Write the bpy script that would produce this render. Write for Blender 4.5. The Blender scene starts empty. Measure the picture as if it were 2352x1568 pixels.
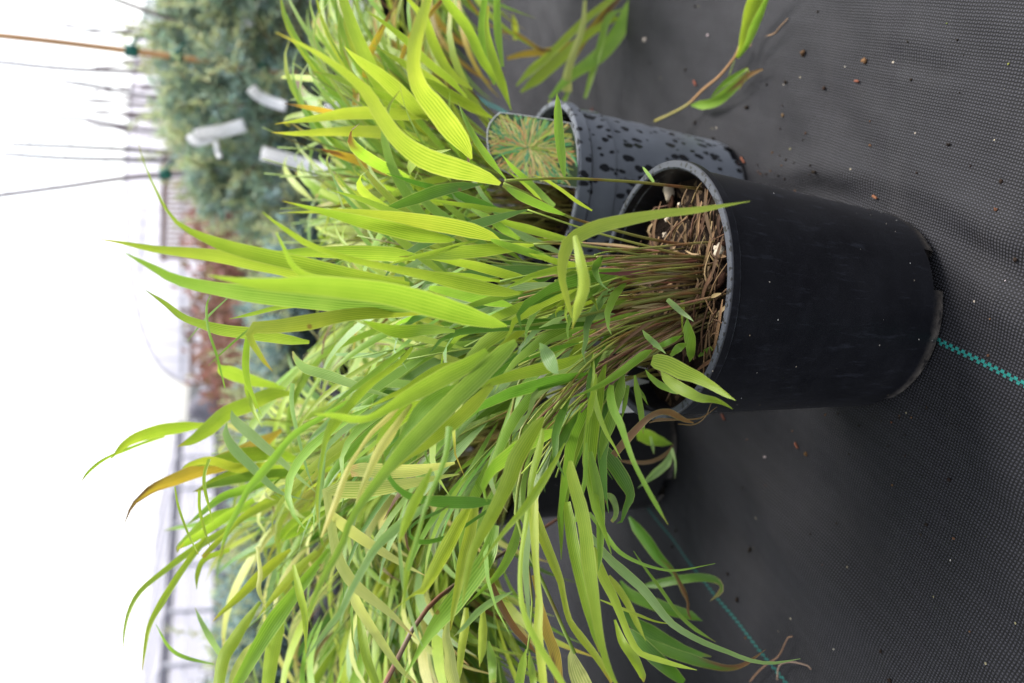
import bpy, math, random
from mathutils import Vector, noise
random.seed(7)
R = math.radians
scene = bpy.context.scene
col = scene.collection

# ---------------------------------------------------------------- camera
PW, PH = 2352.0, 1568.0            # working pixel grid of the photograph
FPX, PITCH, ROLL, CH = 1994.3, 0.3553, 0.0610, 0.4490
FW = Vector((0, math.cos(PITCH), -math.sin(PITCH)))
_u = Vector((0, math.sin(PITCH), math.cos(PITCH))); _r = Vector((1, 0, 0))
RT = math.cos(ROLL)*_r + math.sin(ROLL)*_u
UP = -math.sin(ROLL)*_r + math.cos(ROLL)*_u
CAM = Vector((0, 0, CH))
cd = bpy.data.cameras.new("camera"); cam = bpy.data.objects.new("camera", cd); col.objects.link(cam)
from mathutils import Matrix
bx, by, bz = -UP, RT, -FW           # the camera was held on its side
cam.matrix_world = Matrix(((bx.x, by.x, bz.x, CAM.x), (bx.y, by.y, bz.y, CAM.y), (bx.z, by.z, bz.z, CAM.z), (0, 0, 0, 1)))
cd.sensor_width = 22.3; cd.lens = FPX/PW*22.3; cd.clip_start = 0.02; cd.clip_end = 500
cd.dof.use_dof = True; cd.dof.focus_distance = 0.50; cd.dof.aperture_fstop = 3.6
scene.camera = cam

# ---------------------------------------------------------------- light
SUN_DIR = Vector((0.55, 0.35, 1.0)).normalized()
w = bpy.data.worlds.new("World"); scene.world = w; w.use_nodes = True
nt = w.node_tree; bg = nt.nodes['Background']
sky = nt.nodes.new('ShaderNodeTexSky'); sky.sky_type = 'NISHITA'; sky.sun_disc = False
sky.sun_elevation = math.asin(SUN_DIR.z); sky.sun_rotation = math.atan2(SUN_DIR.x, SUN_DIR.y)
sky.air_density = 1.0; sky.dust_density = 1.5; sky.ozone_density = 1.0
hs = nt.nodes.new('ShaderNodeHueSaturation'); hs.inputs['Saturation'].default_value = 0.22
nt.links.new(sky.outputs[0], hs.inputs['Color']); nt.links.new(hs.outputs[0], bg.inputs[0])
bg.inputs[1].default_value = 0.135
sd = bpy.data.lights.new("sun", 'SUN'); so = bpy.data.objects.new("sun", sd); col.objects.link(so)
sd.energy = 2.4; sd.angle = R(24); sd.color = (1.0, 0.96, 0.9)
so.rotation_euler = (-SUN_DIR).to_track_quat('-Z', 'Y').to_euler()
vs = scene.view_settings
vs.view_transform = 'Standard'; vs.look = 'None'; vs.gamma = 1.0; vs.use_curve_mapping = False; vs.exposure = 1.65
scene.render.engine = 'CYCLES'
scene.cycles.use_denoising = True
scene.cycles.max_bounces = 10; scene.cycles.transmission_bounces = 8; scene.cycles.diffuse_bounces = 5

# ---------------------------------------------------------------- picking points in space
def ray(px, py): return FPX*FW + (PW/2-px)*UP + (PH/2-py)*RT
def at(px, py, Y):
    d = ray(px, py); return CAM + d*(Y/d.y)
def gr(px, py, z=0.0):
    d = ray(px, py); return CAM + d*((z-CH)/d.z)
def zc(p): return (p-CAM).dot(FW)
CROP = dict(V=(0,0,1.0), A=(200,500,.2553), B=(700,400,.2553), C=(700,800,.2553), D=(700,1168,.2553), E=(1200,800,.2553),
    F=(1200,1168,.2553), G=(200,880,.2553), H=(600,0,.2553), P1=(1399,342.4,.16667), P2=(1399,696.7,.16667), P5=(1110,206.6,.16667),
    P6=(1358,248,.16667), P8=(1122,797,.16667), R1=(0,0,.3514), R2=(767.5,0,.3514), R3=(1535,0,.3474), R4=(0,502,.3514),
    R5=(767.5,502,.3514), R6=(1535,502,.3474), R7=(0,1037,.3514), R9=(1535,1037,.3474))
def cv(c, x, y):
    a, b, f = CROP[c]; return a+x*f, b+y*f

# ---------------------------------------------------------------- materials
def mat(name):
    m = bpy.data.materials.new(name); m.use_nodes = True
    n = m.node_tree.nodes; l = m.node_tree.links
    return m, n, l, n['Principled BSDF'], n['Material Output']
def N(n, t, **k):
    x = n.new(t)
    for a, b in k.items(): setattr(x, a, b)
    return x
def mathn(n, l, op, a, b=None):
    x = n.new('ShaderNodeMath'); x.operation = op
    for i, v in enumerate((a, b)):
        if v is None: continue
        if hasattr(v, 'links') or hasattr(v, 'is_output'): l.new(v, x.inputs[i])
        else: x.inputs[i].default_value = v
    return x.outputs[0]
def mixc(n, l, f, a, b, bt='MIX'):
    x = n.new('ShaderNodeMix'); x.data_type = 'RGBA'; x.blend_type = bt
    for s, v in ((x.inputs[0], f), (x.inputs[6], a), (x.inputs[7], b)):
        if hasattr(v, 'is_output'): l.new(v, s)
        elif isinstance(v, (int, float)): s.default_value = v
        else: s.default_value = (*v, 1)
    return x.outputs[2]
def ramp(n, l, f, p0, p1):
    x = n.new('ShaderNodeMapRange'); x.clamp = True
    l.new(f, x.inputs[0]); x.inputs[1].default_value = p0; x.inputs[2].default_value = p1
    return x.outputs[0]
def noisen(n, l, vec, scale, detail=3, rough=.55):
    x = n.new('ShaderNodeTexNoise'); x.inputs['Scale'].default_value = scale; x.inputs['Detail'].default_value = detail
    x.inputs['Roughness'].default_value = rough
    if vec is not None: l.new(vec, x.inputs['Vector'])
    return x.outputs['Fac']
def bump(n, l, h, st, dist, bs):
    x = n.new('ShaderNodeBump'); x.inputs['Strength'].default_value = st; x.inputs['Distance'].default_value = dist
    l.new(h, x.inputs['Height']); l.new(x.outputs[0], bs.inputs['Normal'])

def leaf_material(name, stripes=7, trans=.48, rough=.42):
    m, n, l, bs, out = mat(name)
    at_ = N(n, 'ShaderNodeVertexColor', layer_name='Col')
    uv = N(n, 'ShaderNodeUVMap'); sp = N(n, 'ShaderNodeSeparateXYZ'); l.new(uv.outputs[0], sp.inputs[0])
    tc = N(n, 'ShaderNodeTexCoord')
    nz = noisen(n, l, tc.outputs['Object'], 90, 3)
    n6 = noisen(n, l, tc.outputs['Object'], 38, 3)
    sx = mathn(n, l, 'ADD', mathn(n, l, 'MULTIPLY', sp.outputs[0], stripes*2*math.pi), mathn(n, l, 'MULTIPLY', n6, 4.0))
    st = mathn(n, l, 'SINE', sx); st = mathn(n, l, 'MULTIPLY_ADD', st, .5); st.node.inputs[2].default_value = .5
    dk = mixc(n, l, 1.0, at_.outputs[0], (.52, .68, .40), 'MULTIPLY')
    c = mixc(n, l, mathn(n, l, 'MULTIPLY', st, mathn(n, l, 'MULTIPLY', ramp(n, l, n6, .15, .6), 1.0)), at_.outputs[0], dk)
    mid = mathn(n, l, 'ABSOLUTE', mathn(n, l, 'SUBTRACT', sp.outputs[0], .5))
    edge = ramp(n, l, mid, .455, .495)
    c = mixc(n, l, mathn(n, l, 'MULTIPLY', edge, .45), c, (.60, .62, .22))
    rib = ramp(n, l, mid, .035, .0)
    c = mixc(n, l, mathn(n, l, 'MULTIPLY', rib, .35), c, dk)
    c = mixc(n, l, mathn(n, l, 'MULTIPLY', ramp(n, l, nz, .35, .75), .35), c, mixc(n, l, 1.0, c, (.78, .84, .8), 'MULTIPLY'))
    vo = N(n, 'ShaderNodeTexVoronoi'); vo.inputs['Scale'].default_value = 55; l.new(tc.outputs['Object'], vo.inputs['Vector'])
    s4 = N(n, 'ShaderNodeSeparateColor'); l.new(vo.outputs['Color'], s4.inputs[0])
    sp_ = mathn(n, l, 'MULTIPLY', ramp(n, l, mathn(n, l, 'ADD', vo.outputs['Distance'], mathn(n, l, 'MULTIPLY', mathn(n, l, 'SUBTRACT', nz, .5), .12)), .10, .05), mathn(n, l, 'GREATER_THAN', s4.outputs[0], .80))
    c = mixc(n, l, mathn(n, l, 'MULTIPLY', sp_, .8), c, (.20, .11, .03))
    n5 = noisen(n, l, tc.outputs['Object'], 14, 3); c = mixc(n, l, mathn(n, l, 'MULTIPLY', ramp(n, l, n5, .5, .75), .35), c, mixc(n, l, 1.0, c, (1.25, 1.08, .9), 'MULTIPLY'))
    l.new(c, bs.inputs['Base Color']); bs.inputs['Roughness'].default_value = rough
    bs.inputs['Specular IOR Level'].default_value = .42
    bump(n, l, st, .25, .0004, bs)
    tr = N(n, 'ShaderNodeBsdfTranslucent')
    tcol = mixc(n, l, 1.0, c, (1.06, 1.04, .85), 'MULTIPLY'); l.new(tcol, tr.inputs[0])
    mx = N(n, 'ShaderNodeMixShader'); mx.inputs[0].default_value = trans
    l.new(bs.outputs[0], mx.inputs[1]); l.new(tr.outputs[0], mx.inputs[2]); l.new(mx.outputs[0], out.inputs[0])
    return m
def vcol_material(name, rough=.7, spec=.3, nscale=120, namp=.5, bumpd=0, trans=0):
    m, n, l, bs, out = mat(name)
    at_ = N(n, 'ShaderNodeVertexColor', layer_name='Col'); tc = N(n, 'ShaderNodeTexCoord')
    nz = noisen(n, l, tc.outputs['Object'], nscale, 4)
    c = mixc(n, l, mathn(n, l, 'MULTIPLY', ramp(n, l, nz, .3, .7), namp), at_.outputs[0], mixc(n, l, 1.0, at_.outputs[0], (.55, .5, .48), 'MULTIPLY'))
    l.new(c, bs.inputs['Base Color']); bs.inputs['Roughness'].default_value = rough; bs.inputs['Specular IOR Level'].default_value = spec
    if bumpd: bump(n, l, nz, .6, bumpd, bs)
    if trans:
        tr = N(n, 'ShaderNodeBsdfTranslucent'); l.new(c, tr.inputs[0])
        mx = N(n, 'ShaderNodeMixShader'); mx.inputs[0].default_value = trans
        l.new(bs.outputs[0], mx.inputs[1]); l.new(tr.outputs[0], mx.inputs[2]); l.new(mx.outputs[0], out.inputs[0])
    return m

def cloth_material():
    m, n, l, bs, out = mat('woven_ground_cloth')
    tc = N(n, 'ShaderNodeTexCoord'); ob = tc.outputs['Object']
    # slow waviness so the tapes are not dead straight
    nzv = N(n, 'ShaderNodeTexNoise'); nzv.inputs['Scale'].default_value = 9; nzv.inputs['Detail'].default_value = 2; l.new(ob, nzv.inputs['Vector'])
    vm = N(n, 'ShaderNodeVectorMath', operation='MULTIPLY_ADD'); l.new(nzv.outputs['Color'], vm.inputs[0]); vm.inputs[1].default_value = (.006, .006, 0); l.new(ob, vm.inputs[2])
    mp = N(n, 'ShaderNodeMapping'); mp.inputs['Rotation'].default_value = (0, 0, R(CLOTH_ANGLE)); l.new(vm.outputs[0], mp.inputs[0])
    sp = N(n, 'ShaderNodeSeparateXYZ'); l.new(mp.outputs[0], sp.inputs[0])
    PX, PY = .0020, .0023
    ux = mathn(n, l, 'MULTIPLY', sp.outputs[0], 1/PX); uy = mathn(n, l, 'MULTIPLY', sp.outputs[1], 1/PY)
    row = mathn(n, l, 'FLOOR', uy); off = mathn(n, l, 'MULTIPLY', mathn(n, l, 'MODULO', row, 2.0), .12)
    fx = mathn(n, l, 'FRACT', mathn(n, l, 'ADD', ux, off)); fy = mathn(n, l, 'FRACT', uy)
    def hump(f):
        a = mathn(n, l, 'ABSOLUTE', mathn(n, l, 'SUBTRACT', f, .5)); return ramp(n, l, a, .5, .12)
    hp = mathn(n, l, 'MULTIPLY', hump(fx), hump(fy))
    # the coarse rows of the warp
    wr = mathn(n, l, 'SINE', mathn(n, l, 'MULTIPLY', sp.outputs[0], 2*math.pi/.0135)); 
    n1 = noisen(n, l, ob, 5, 4); n2 = noisen(n, l, ob, 60, 4, .65); n3 = noisen(n, l, ob, 420, 2)
    base = mixc(n, l, ramp(n, l, n1, .3, .7), (.019, .019, .023), (.034, .034, .042))
    base = mixc(n, l, mathn(n, l, 'MULTIPLY', ramp(n, l, n2, .45, .8), .5), base, (.030, .029, .033))
    st1 = noisen(n, l, ob, 2.3, 5, .6); base = mixc(n, l, mathn(n, l, 'MULTIPLY', ramp(n, l, st1, .48, .66), .55), base, (.0075, .0075, .0080))
    st2 = noisen(n, l, ob, 14, 6, .7); base = mixc(n, l, mathn(n, l, 'MULTIPLY', ramp(n, l, st2, .56, .78), .5), base, (.034, .031, .030))
    m3 = N(n, 'ShaderNodeMapping'); m3.inputs['Scale'].default_value = (5, 38, 1); m3.inputs['Rotation'].default_value = (0, 0, R(CLOTH_ANGLE+35)); l.new(ob, m3.inputs[0])
    st3 = noisen(n, l, m3.outputs[0], 1.0, 5, .65); base = mixc(n, l, mathn(n, l, 'MULTIPLY', ramp(n, l, st3, .52, .74), .55), base, (.046, .044, .048))
    gap = mixc(n, l, hp, (.004, .004, .0045), base)
    top = mixc(n, l, mathn(n, l, 'MULTIPLY', ramp(n, l, hp, .55, 1.), .42), gap, (.052, .052, .065))
    top = mixc(n, l, mathn(n, l, 'MULTIPLY', ramp(n, l, wr, .2, 1.), .04), top, (.05, .05, .06))
    # moss-coloured grains and pale grit caught in the weave
    vo = N(n, 'ShaderNodeTexVoronoi'); vo.inputs['Scale'].default_value = 70; vo.inputs['Randomness'].default_value = 1; l.new(ob, vo.inputs['Vector'])
    sc = N(n, 'ShaderNodeSeparateColor'); l.new(vo.outputs['Color'], sc.inputs[0])
    grit = mathn(n, l, 'MULTIPLY', mathn(n, l, 'LESS_THAN', vo.outputs['Distance'], .055), mathn(n, l, 'GREATER_THAN', sc.outputs[0], .72))
    gcol = mixc(n, l, sc.outputs[1], (.16, .15, .03), (.42, .36, .30))
    top = mixc(n, l, mathn(n, l, 'MULTIPLY', grit, .75), top, gcol)
    # teal marker tapes woven in every 0.2 m or so
    for x0, tf in zip(TEAL, (.85, .5, .5)):
        dx = mathn(n, l, 'SUBTRACT', sp.outputs[0], x0)
        half = mathn(n, l, 'MULTIPLY', mathn(n, l, 'SUBTRACT', mathn(n, l, 'LESS_THAN', mathn(n, l, 'FRACT', mathn(n, l, 'MULTIPLY', sp.outputs[1], 1/.0050)), .55), .5), .0016)
        d2 = mathn(n, l, 'ABSOLUTE', mathn(n, l, 'SUBTRACT', dx, half))
        tw = mathn(n, l, 'LESS_THAN', d2, .0011)
        top = mixc(n, l, mathn(n, l, 'MULTIPLY', tw, tf), top, (.015, .17, .15))
    l.new(top, bs.inputs['Base Color'])
    l.new(mixc(n, l, n2, (.50, .50, .50), (.72, .72, .72)), bs.inputs['Roughness'])
    bs.inputs['Specular IOR Level'].default_value = .13
    hh = mathn(n, l, 'ADD', hp, mathn(n, l, 'MULTIPLY', n3, .35))
    bump(n, l, hh, .55, .0007, bs)
    return m

def pot_material(name, base, spots=0.0, scuff=.012, dust=.5, top=0.0, band=.007):
    m, n, l, bs, out = mat(name)
    tc = N(n, 'ShaderNodeTexCoord'); ob = tc.outputs['Object']
    sp = N(n, 'ShaderNodeSeparateXYZ'); l.new(ob, sp.inputs[0])
    n1 = noisen(n, l, ob, 22, 5, .6); n2 = noisen(n, l, ob, 900, 2); n3 = noisen(n, l, ob, 160, 5, .7)
    c = mixc(n, l, ramp(n, l, n1, .3, .75), base, tuple(min(1, x*1.55+.004) for x in base))
    bl = noisen(n, l, ob, 55, 6, .72)
    c = mixc(n, l, mathn(n, l, 'MULTIPLY', ramp(n, l, bl, .50, .70), .5*dust), c, tuple(x*2.2+.005 for x in base))
    # fine scratches and dust
    mp = N(n, 'ShaderNodeMapping'); mp.inputs['Scale'].default_value = (260, 260, 40); l.new(ob, mp.inputs[0])
    sc = noisen(n, l, mp.outputs[0], 1, 3, .7)
    c = mixc(n, l, mathn(n, l, 'MULTIPLY', ramp(n, l, sc, .58, .80), .07*dust), c, (.20, .22, .30))
    vo = N(n, 'ShaderNodeTexVoronoi'); vo.inputs['Scale'].default_value = 190; l.new(ob, vo.inputs['Vector'])
    s2 = N(n, 'ShaderNodeSeparateColor'); l.new(vo.outputs['Color'], s2.inputs[0])
    spk = mathn(n, l, 'MULTIPLY', mathn(n, l, 'LESS_THAN', vo.outputs['Distance'], .085), mathn(n, l, 'GREATER_THAN', s2.outputs[0], .84))
    c = mixc(n, l, mathn(n, l, 'MULTIPLY', spk, dust), c, mixc(n, l, s2.outputs[1], (.20, .15, .09), (.46, .46, .46)))
    if scuff:
        e = ramp(n, l, mathn(n, l, 'ADD', sp.outputs[2], mathn(n, l, 'MULTIPLY', mathn(n, l, 'SUBTRACT', n3, .5), .012)), scuff, scuff*.55)
        c = mixc(n, l, mathn(n, l, 'MULTIPLY', e, ramp(n, l, n3, .36, .66)), c, mixc(n, l, ramp(n, l, n1, .4, .6), (.13, .115, .105), (.055, .045, .035)))
    if top:      # paler tone and water marks on the flat lip, pale wear along the edge of the band
        tp = ramp(n, l, sp.outputs[2], top-.0009, top-.0004)
        dr = noisen(n, l, ob, 330, 2, .5)
        c = mixc(n, l, tp, c, mixc(n, l, ramp(n, l, dr, .56, .60), (.034, .038, .050), (.004, .004, .005)))
        ed = mathn(n, l, 'ABSOLUTE', mathn(n, l, 'SUBTRACT', sp.outputs[2], top-band+.0006))
        ew = mathn(n, l, 'MULTIPLY', ramp(n, l, ed, .0009, .0003), ramp(n, l, n3, .40, .60))
        c = mixc(n, l, mathn(n, l, 'MULTIPLY', ew, .8), c, (.12, .13, .15))
    rgh = mixc(n, l, n1, (.34, .34, .34), (.56, .56, .56))
    if spots:
        wv = N(n, 'ShaderNodeTexNoise'); wv.inputs['Scale'].default_value = 60; l.new(ob, wv.inputs['Vector'])
        vm = N(n, 'ShaderNodeVectorMath', operation='MULTIPLY_ADD'); l.new(wv.outputs['Color'], vm.inputs[0]); vm.inputs[1].default_value = (.008, .008, .008); l.new(ob, vm.inputs[2])
        m2 = N(n, 'ShaderNodeMapping'); m2.inputs['Scale'].default_value = (1, 1, .62); l.new(vm.outputs[0], m2.inputs[0])
        v2 = N(n, 'ShaderNodeTexVoronoi'); v2.inputs['Scale'].default_value = 150; l.new(m2.outputs[0], v2.inputs['Vector'])
        s3 = N(n, 'ShaderNodeSeparateColor'); l.new(v2.outputs['Color'], s3.inputs[0])
        rad = mathn(n, l, 'MULTIPLY_ADD', s3.outputs[0], .34); rad.node.inputs[2].default_value = .20
        w_ = ramp(n, l, mathn(n, l, 'SUBTRACT', v2.outputs['Distance'], rad), .03, -.03)
        w_ = mathn(n, l, 'MULTIPLY', w_, mathn(n, l, 'GREATER_THAN', s3.outputs[1], .30))
        c = mixc(n, l, w_, c, (.012, .013, .016))
        rgh = mixc(n, l, w_, rgh, (.18, .18, .18))
    l.new(c, bs.inputs['Base Color']); l.new(rgh, bs.inputs['Roughness']); bs.inputs['Specular IOR Level'].default_value = .32
    bump(n, l, mathn(n, l, 'ADD', n2, n3), .12, .0006, bs)
    return m

def soil_material():
    m, n, l, bs, out = mat('potting_soil')
    tc = N(n, 'ShaderNodeTexCoord'); ob = tc.outputs['Object']
    n1 = noisen(n, l, ob, 130, 6, .7)
    vo = N(n, 'ShaderNodeTexVoronoi'); vo.inputs['Scale'].default_value = 210; l.new(ob, vo.inputs['Vector'])
    s = N(n, 'ShaderNodeSeparateColor'); l.new(vo.outputs['Color'], s.inputs[0])
    c = mixc(n, l, n1, (.005, .0035, .003), (.022, .014, .010))
    c = mixc(n, l, mathn(n, l, 'MULTIPLY', mathn(n, l, 'GREATER_THAN', s.outputs[0], .86), .6), c, (.11, .075, .045))
    l.new(c, bs.inputs['Base Color']); bs.inputs['Roughness'].default_value = .9; bs.inputs['Specular IOR Level'].default_value = .08
    bump(n, l, n1, 1., .004, bs)
    return m

def plain(name, c, rough=.5, spec=.4, amp=.25, scale=40, trans=0):
    m, n, l, bs, out = mat(name)
    tc = N(n, 'ShaderNodeTexCoord'); nz = noisen(n, l, tc.outputs['Object'], scale, 4)
    cc = mixc(n, l, nz, tuple(x*(1-amp) for x in c), tuple(min(1, x*(1+amp*.6)) for x in c))
    l.new(cc, bs.inputs['Base Color']); bs.inputs['Roughness'].default_value = rough; bs.inputs['Specular IOR Level'].default_value = spec
    if trans:
        tr = N(n, 'ShaderNodeBsdfTranslucent'); l.new(cc, tr.inputs[0])
        mx = N(n, 'ShaderNodeMixShader'); mx.inputs[0].default_value = trans
        l.new(bs.outputs[0], mx.inputs[1]); l.new(tr.outputs[0], mx.inputs[2]); l.new(mx.outputs[0], out.inputs[0])
    return m

# teal line in the photo gives the weave direction
_a, _b = gr(2352, 875), gr(1640, 1350)
t1a, t1b = gr(2170, 780), gr(2352, 875)
t2a, t2b = gr(1520, 1205), gr(1790, 1545)
_d = (t2a-t2b).normalized()
CLOTH_ANGLE = math.degrees(math.atan2(_d.x, _d.y))          # rotate so the tapes run along y
def _cx(p):
    a = R(CLOTH_ANGLE); return p.x*math.cos(a)-p.y*math.sin(a)
TEAL = [_cx((t1a+t1b)/2), _cx((t2a+t2b)/2)]
TEAL += [TEAL[0]+(TEAL[0]-TEAL[1])]

M_LEAF = leaf_material('grass_leaf'); M_STEM = vcol_material('grass_stem', .5, .4, 60, .35)
M_STRAW = vcol_material('dry_straw', .8, .2, 90, .4); M_BIT = vcol_material('debris', .9, .08, 300, .6, .001)
M_NEEDLE = vcol_material('conifer_needle', .6, .3, 8, .4, 0, .38); M_BARK = vcol_material('bark', .85, .2, 80, .5, .002)
M_SHRUB = vcol_material('shrub_foliage', .7, .25, 10, .35, 0, .35)
M_POT = pot_material('black_plastic', (.0026, .0028, .0048), top=.1715, dust=1.0); M_POT2 = pot_material('dusty_black_plastic', (.080, .088, .106), spots=1, dust=.2, scuff=.006)
M_POT3 = pot_material('dirty_black_plastic', (.0045, .0045, .0055), scuff=.010, dust=.4)
M_FARPOT = plain('far_black_plastic', (.012, .012, .016), .55)
M_SOIL = soil_material(); M_TAGW = plain('white_tag_plastic', (.88, .88, .90), .4, .4, .05, 20, .4)
M_INK = plain('black_ink', (.02, .02, .02), .6); M_PHOTO = plain('printed_photo_ground', (.05, .085, .03), .3, .5, .6, 60)
M_PRINT = vcol_material('printed_leaves', .3, .5, 60, .2); M_TIE = plain('green_tie_tape', (.01, .11, .085), .5)
M_TAN = plain('bamboo_cane', (.50, .27, .12), .5, .4, .3, 30); M_POLY = plain('polythene_skin', (.93, .92, .97), .4, .3, .03, 2, .8)
M_FRAME = plain('weathered_timber', (.22, .13, .11), .8, .2, .4, 12); M_SLAT = plain('pale_timber', (.50, .40, .36), .8, .2, .3, 12); M_STEEL = plain('galvanised_steel', (.48, .48, .54), .45, .5, .2, 10)
M_DARK = plain('dark_fascia', (.10, .10, .13), .6, .3, .3, 5); M_ROCK = plain('grey_stone', (.15, .145, .175), .9, .2, .5, 4)
M_PERL = plain('perlite', (.46, .39, .30), .9, .2, .35, 300)

# ---------------------------------------------------------------- mesh helpers
class MB:
    def __init__(s): s.v = []; s.f = []; s.c = []; s.uv = []
    def add(s, vs, fs, cs, uvs=None):
        o = len(s.v); s.v += vs; s.f += [tuple(i+o for i in f) for f in fs]
        s.c += cs if isinstance(cs, list) else [cs]*len(vs)
        s.uv += uvs if uvs else [(.25, 0)]*len(vs)
    def build(s, name, m, parent=None, origin=None, smooth=True):
        o0 = origin if origin is not None else Vector((0, 0, 0))
        me = bpy.data.meshes.new(name); me.from_pydata([tuple(Vector(p)-o0) for p in s.v], [], s.f); me.update()
        ca = me.color_attributes.new('Col', 'FLOAT_COLOR', 'POINT')
        buf = []
        for c in s.c: buf += [c[0], c[1], c[2], 1.0]
        ca.data.foreach_set('color', buf)
        ul = me.uv_layers.new(name='UVMap'); ub = []
        for lp in me.loops: ub += list(s.uv[lp.vertex_index])
        ul.data.foreach_set('uv', ub)
        if smooth: me.polygons.foreach_set('use_smooth', [True]*len(me.polygons))
        me.materials.append(m)
        ob = bpy.data.objects.new(name, me); col.objects.link(ob)
        if parent is not None: ob.parent = parent
        elif origin is not None: ob.location = o0
        return ob
def thing(name, label, cat, loc, group=None):
    o = bpy.data.objects.new(name, None); col.objects.link(o); o.location = loc; o.empty_display_size = .05
    return tag(o, label, cat, group)
def tag(o, label=None, cat=None, group=None, kind=None):
    if label: o['label'] = label
    if cat: o['category'] = cat
    if group: o['group'] = group
    o['kind'] = kind or 'thing'
    return o
def cr(pts, n):
    """Catmull-Rom through pts (tuples), n samples by arc length"""
    P = [Vector(p) for p in pts]
    if len(P) == 2: return [P[0].lerp(P[1], i/(n-1)) for i in range(n)]
    Q = [2*P[0]-P[1]] + P + [2*P[-1]-P[-2]]; dense = []
    for i in range(1, len(Q)-2):
        for k in range(8):
            t = k/8; a, b, c, d = Q[i-1:i+3]
            dense.append(.5*((2*b)+(c-a)*t+(2*a-5*b+4*c-d)*t*t+(3*b-a-3*c+d)*t*t*t))
    dense.append(P[-1])
    L = [0]
    for i in range(1, len(dense)): L.append(L[-1]+(dense[i].xyz-dense[i-1].xyz).length)
    out = []; j = 0
    for i in range(n):
        s = L[-1]*i/(n-1)
        while j < len(L)-2 and L[j+1] < s: j += 1
        u = (s-L[j])/max(1e-9, L[j+1]-L[j]); out.append(dense[j].lerp(dense[j+1], min(1, max(0, u))))
    return out
def proj(p):
    d = p-CAM; z = d.dot(FW); return PW/2-FPX*d.dot(UP)/z, PH/2-FPX*d.dot(RT)/z
def crowded_out(lp):
    """leaves that would stand in the open gaps of the planting are left ungrown"""
    for q, hard in ((lp[-1], 1), (lp[len(lp)//2], 1)):
        x, y = proj(q)
        if y < 430 and x < 640: return True
        if 430 <= y < 560 and x < 700: return True
        if 560 <= y < 860 and x < (660 if random.random() < .25 else 800): return True
        if 860 <= y < 1100 and x < 500: return True
        if y >= 1100 and x < 360: return True
        if x > 830 and x < 1050 and y < 115 and random.random() < .6: return True
        if 860 <= y and x < 640 and random.random() < .35: return True
        if y > 1270 and x < 800 and random.random() < .55: return True
        if x > 1470 and y < 470: return True
        if x > 1440 and y > 1150: return True
        if x > 1230 and y > 1330 and random.random() < .3: return True
        if x > 1560: return True
        if q.y < .52 and 1185 < x < 1430 and 815 < y < 985 and random.random() < .5: return True
        if q.y < 1.0 and 1120 < x < 1330 and 250 < y < 430: return True
    return False
def jit(c, a):
    k = 1+random.uniform(-a, a); return tuple(max(.002, x*k*(1+random.uniform(-a*.4, a*.4))) for x in c)
def blade(mb, pts, ws, face, c0, c1=None, tb=.9, fold=.25, na=2, roll=0.0, wav=0.0):
    """pts: world points, ws: widths, face: function(point)->direction the upper side turns to; colour c0 -> c1 past tb"""
    n = len(pts); vs, cs, uv, fs = [], [], [], []
    rows = 2*na+1; ph = random.uniform(0, 6)
    for i in range(n):
        t = (pts[min(i+1, n-1)]-pts[max(i-1, 0)]).normalized()
        f = face(pts[i]); s = t.cross(f)
        if s.length < 1e-6: s = t.orthogonal()
        s.normalize()
        if roll: s = Matrix.Rotation(roll, 3, t) @ s
        nn = s.cross(t); u = i/(n-1)
        for k in range(rows):
            a = (k-na)/na
            wv = wav*ws[i]*math.sin(u*26+ph+(2 if a > 0 else 0))*abs(a)
            vs.append(pts[i]+s*(a*ws[i]/2)+nn*((abs(a)**1.3)*fold*ws[i]/2+wv))
            m = 0.0 if c1 is None else min(1, max(0, (u-tb+.12*math.sin(a*3+ph)*(1 if tb < .9 else .2))/max(.02, (1-tb)*.35)))
            cs.append(c0 if c1 is None else tuple(c0[q]*(1-m)+c1[q]*m for q in range(3)))
            uv.append((a*.5+.5, u))
    for i in range(n-1):
        for k in range(rows-1):
            a = i*rows+k; fs.append((a, a+1, a+rows+1, a+rows))
    mb.add(vs, fs, cs, uv)
def tube(mb, pts, r0, r1, c, sides=6, cf=None):
    n = len(pts); vs, fs, cs = [], [], []
    ref = Vector((.3, .2, 1)).normalized()
    for i in range(n):
        t = (pts[min(i+1, n-1)]-pts[max(i-1, 0)]).normalized()
        a = t.cross(ref)
        if a.length < .05: a = t.cross(Vector((1, 0, 0)))
        a.normalize(); b = t.cross(a); u = i/(n-1); r = r0+(r1-r0)*u
        if callable(r1): r = r1(u)
        for k in range(sides):
            th = 2*math.pi*k/sides; vs.append(pts[i]+a*(r*math.cos(th))+b*(r*math.sin(th)))
            cs.append(cf(u) if cf else c)
    for i in range(n-1):
        for k in range(sides): fs.append((i*sides+k, i*sides+(k+1) % sides, (i+1)*sides+(k+1) % sides, (i+1)*sides+k))
    fs.append(tuple(range(sides-1, -1, -1))); fs.append(tuple((n-1)*sides+k for k in range(sides)))
    mb.add(vs, fs, cs)
def lathe(mb, prof, c, n=96, cen=Vector((0, 0, 0)), skip=None, wob=0.0):
    vs, fs = [], []
    for j, (r, z) in enumerate(prof):
        for k in range(n):
            th = 2*math.pi*k/n; rr = r*(1+wob*math.sin(2*th+1)+wob*.5*math.sin(5*th))
            vs.append(cen+Vector((rr*math.cos(th), rr*math.sin(th), z)))
    for j in range(len(prof)-1):
        for k in range(n):
            if skip and skip(j, k): continue
            fs.append((j*n+k, j*n+(k+1) % n, (j+1)*n+(k+1) % n, (j+1)*n+k))
    mb.add(vs, fs, c)
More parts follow.
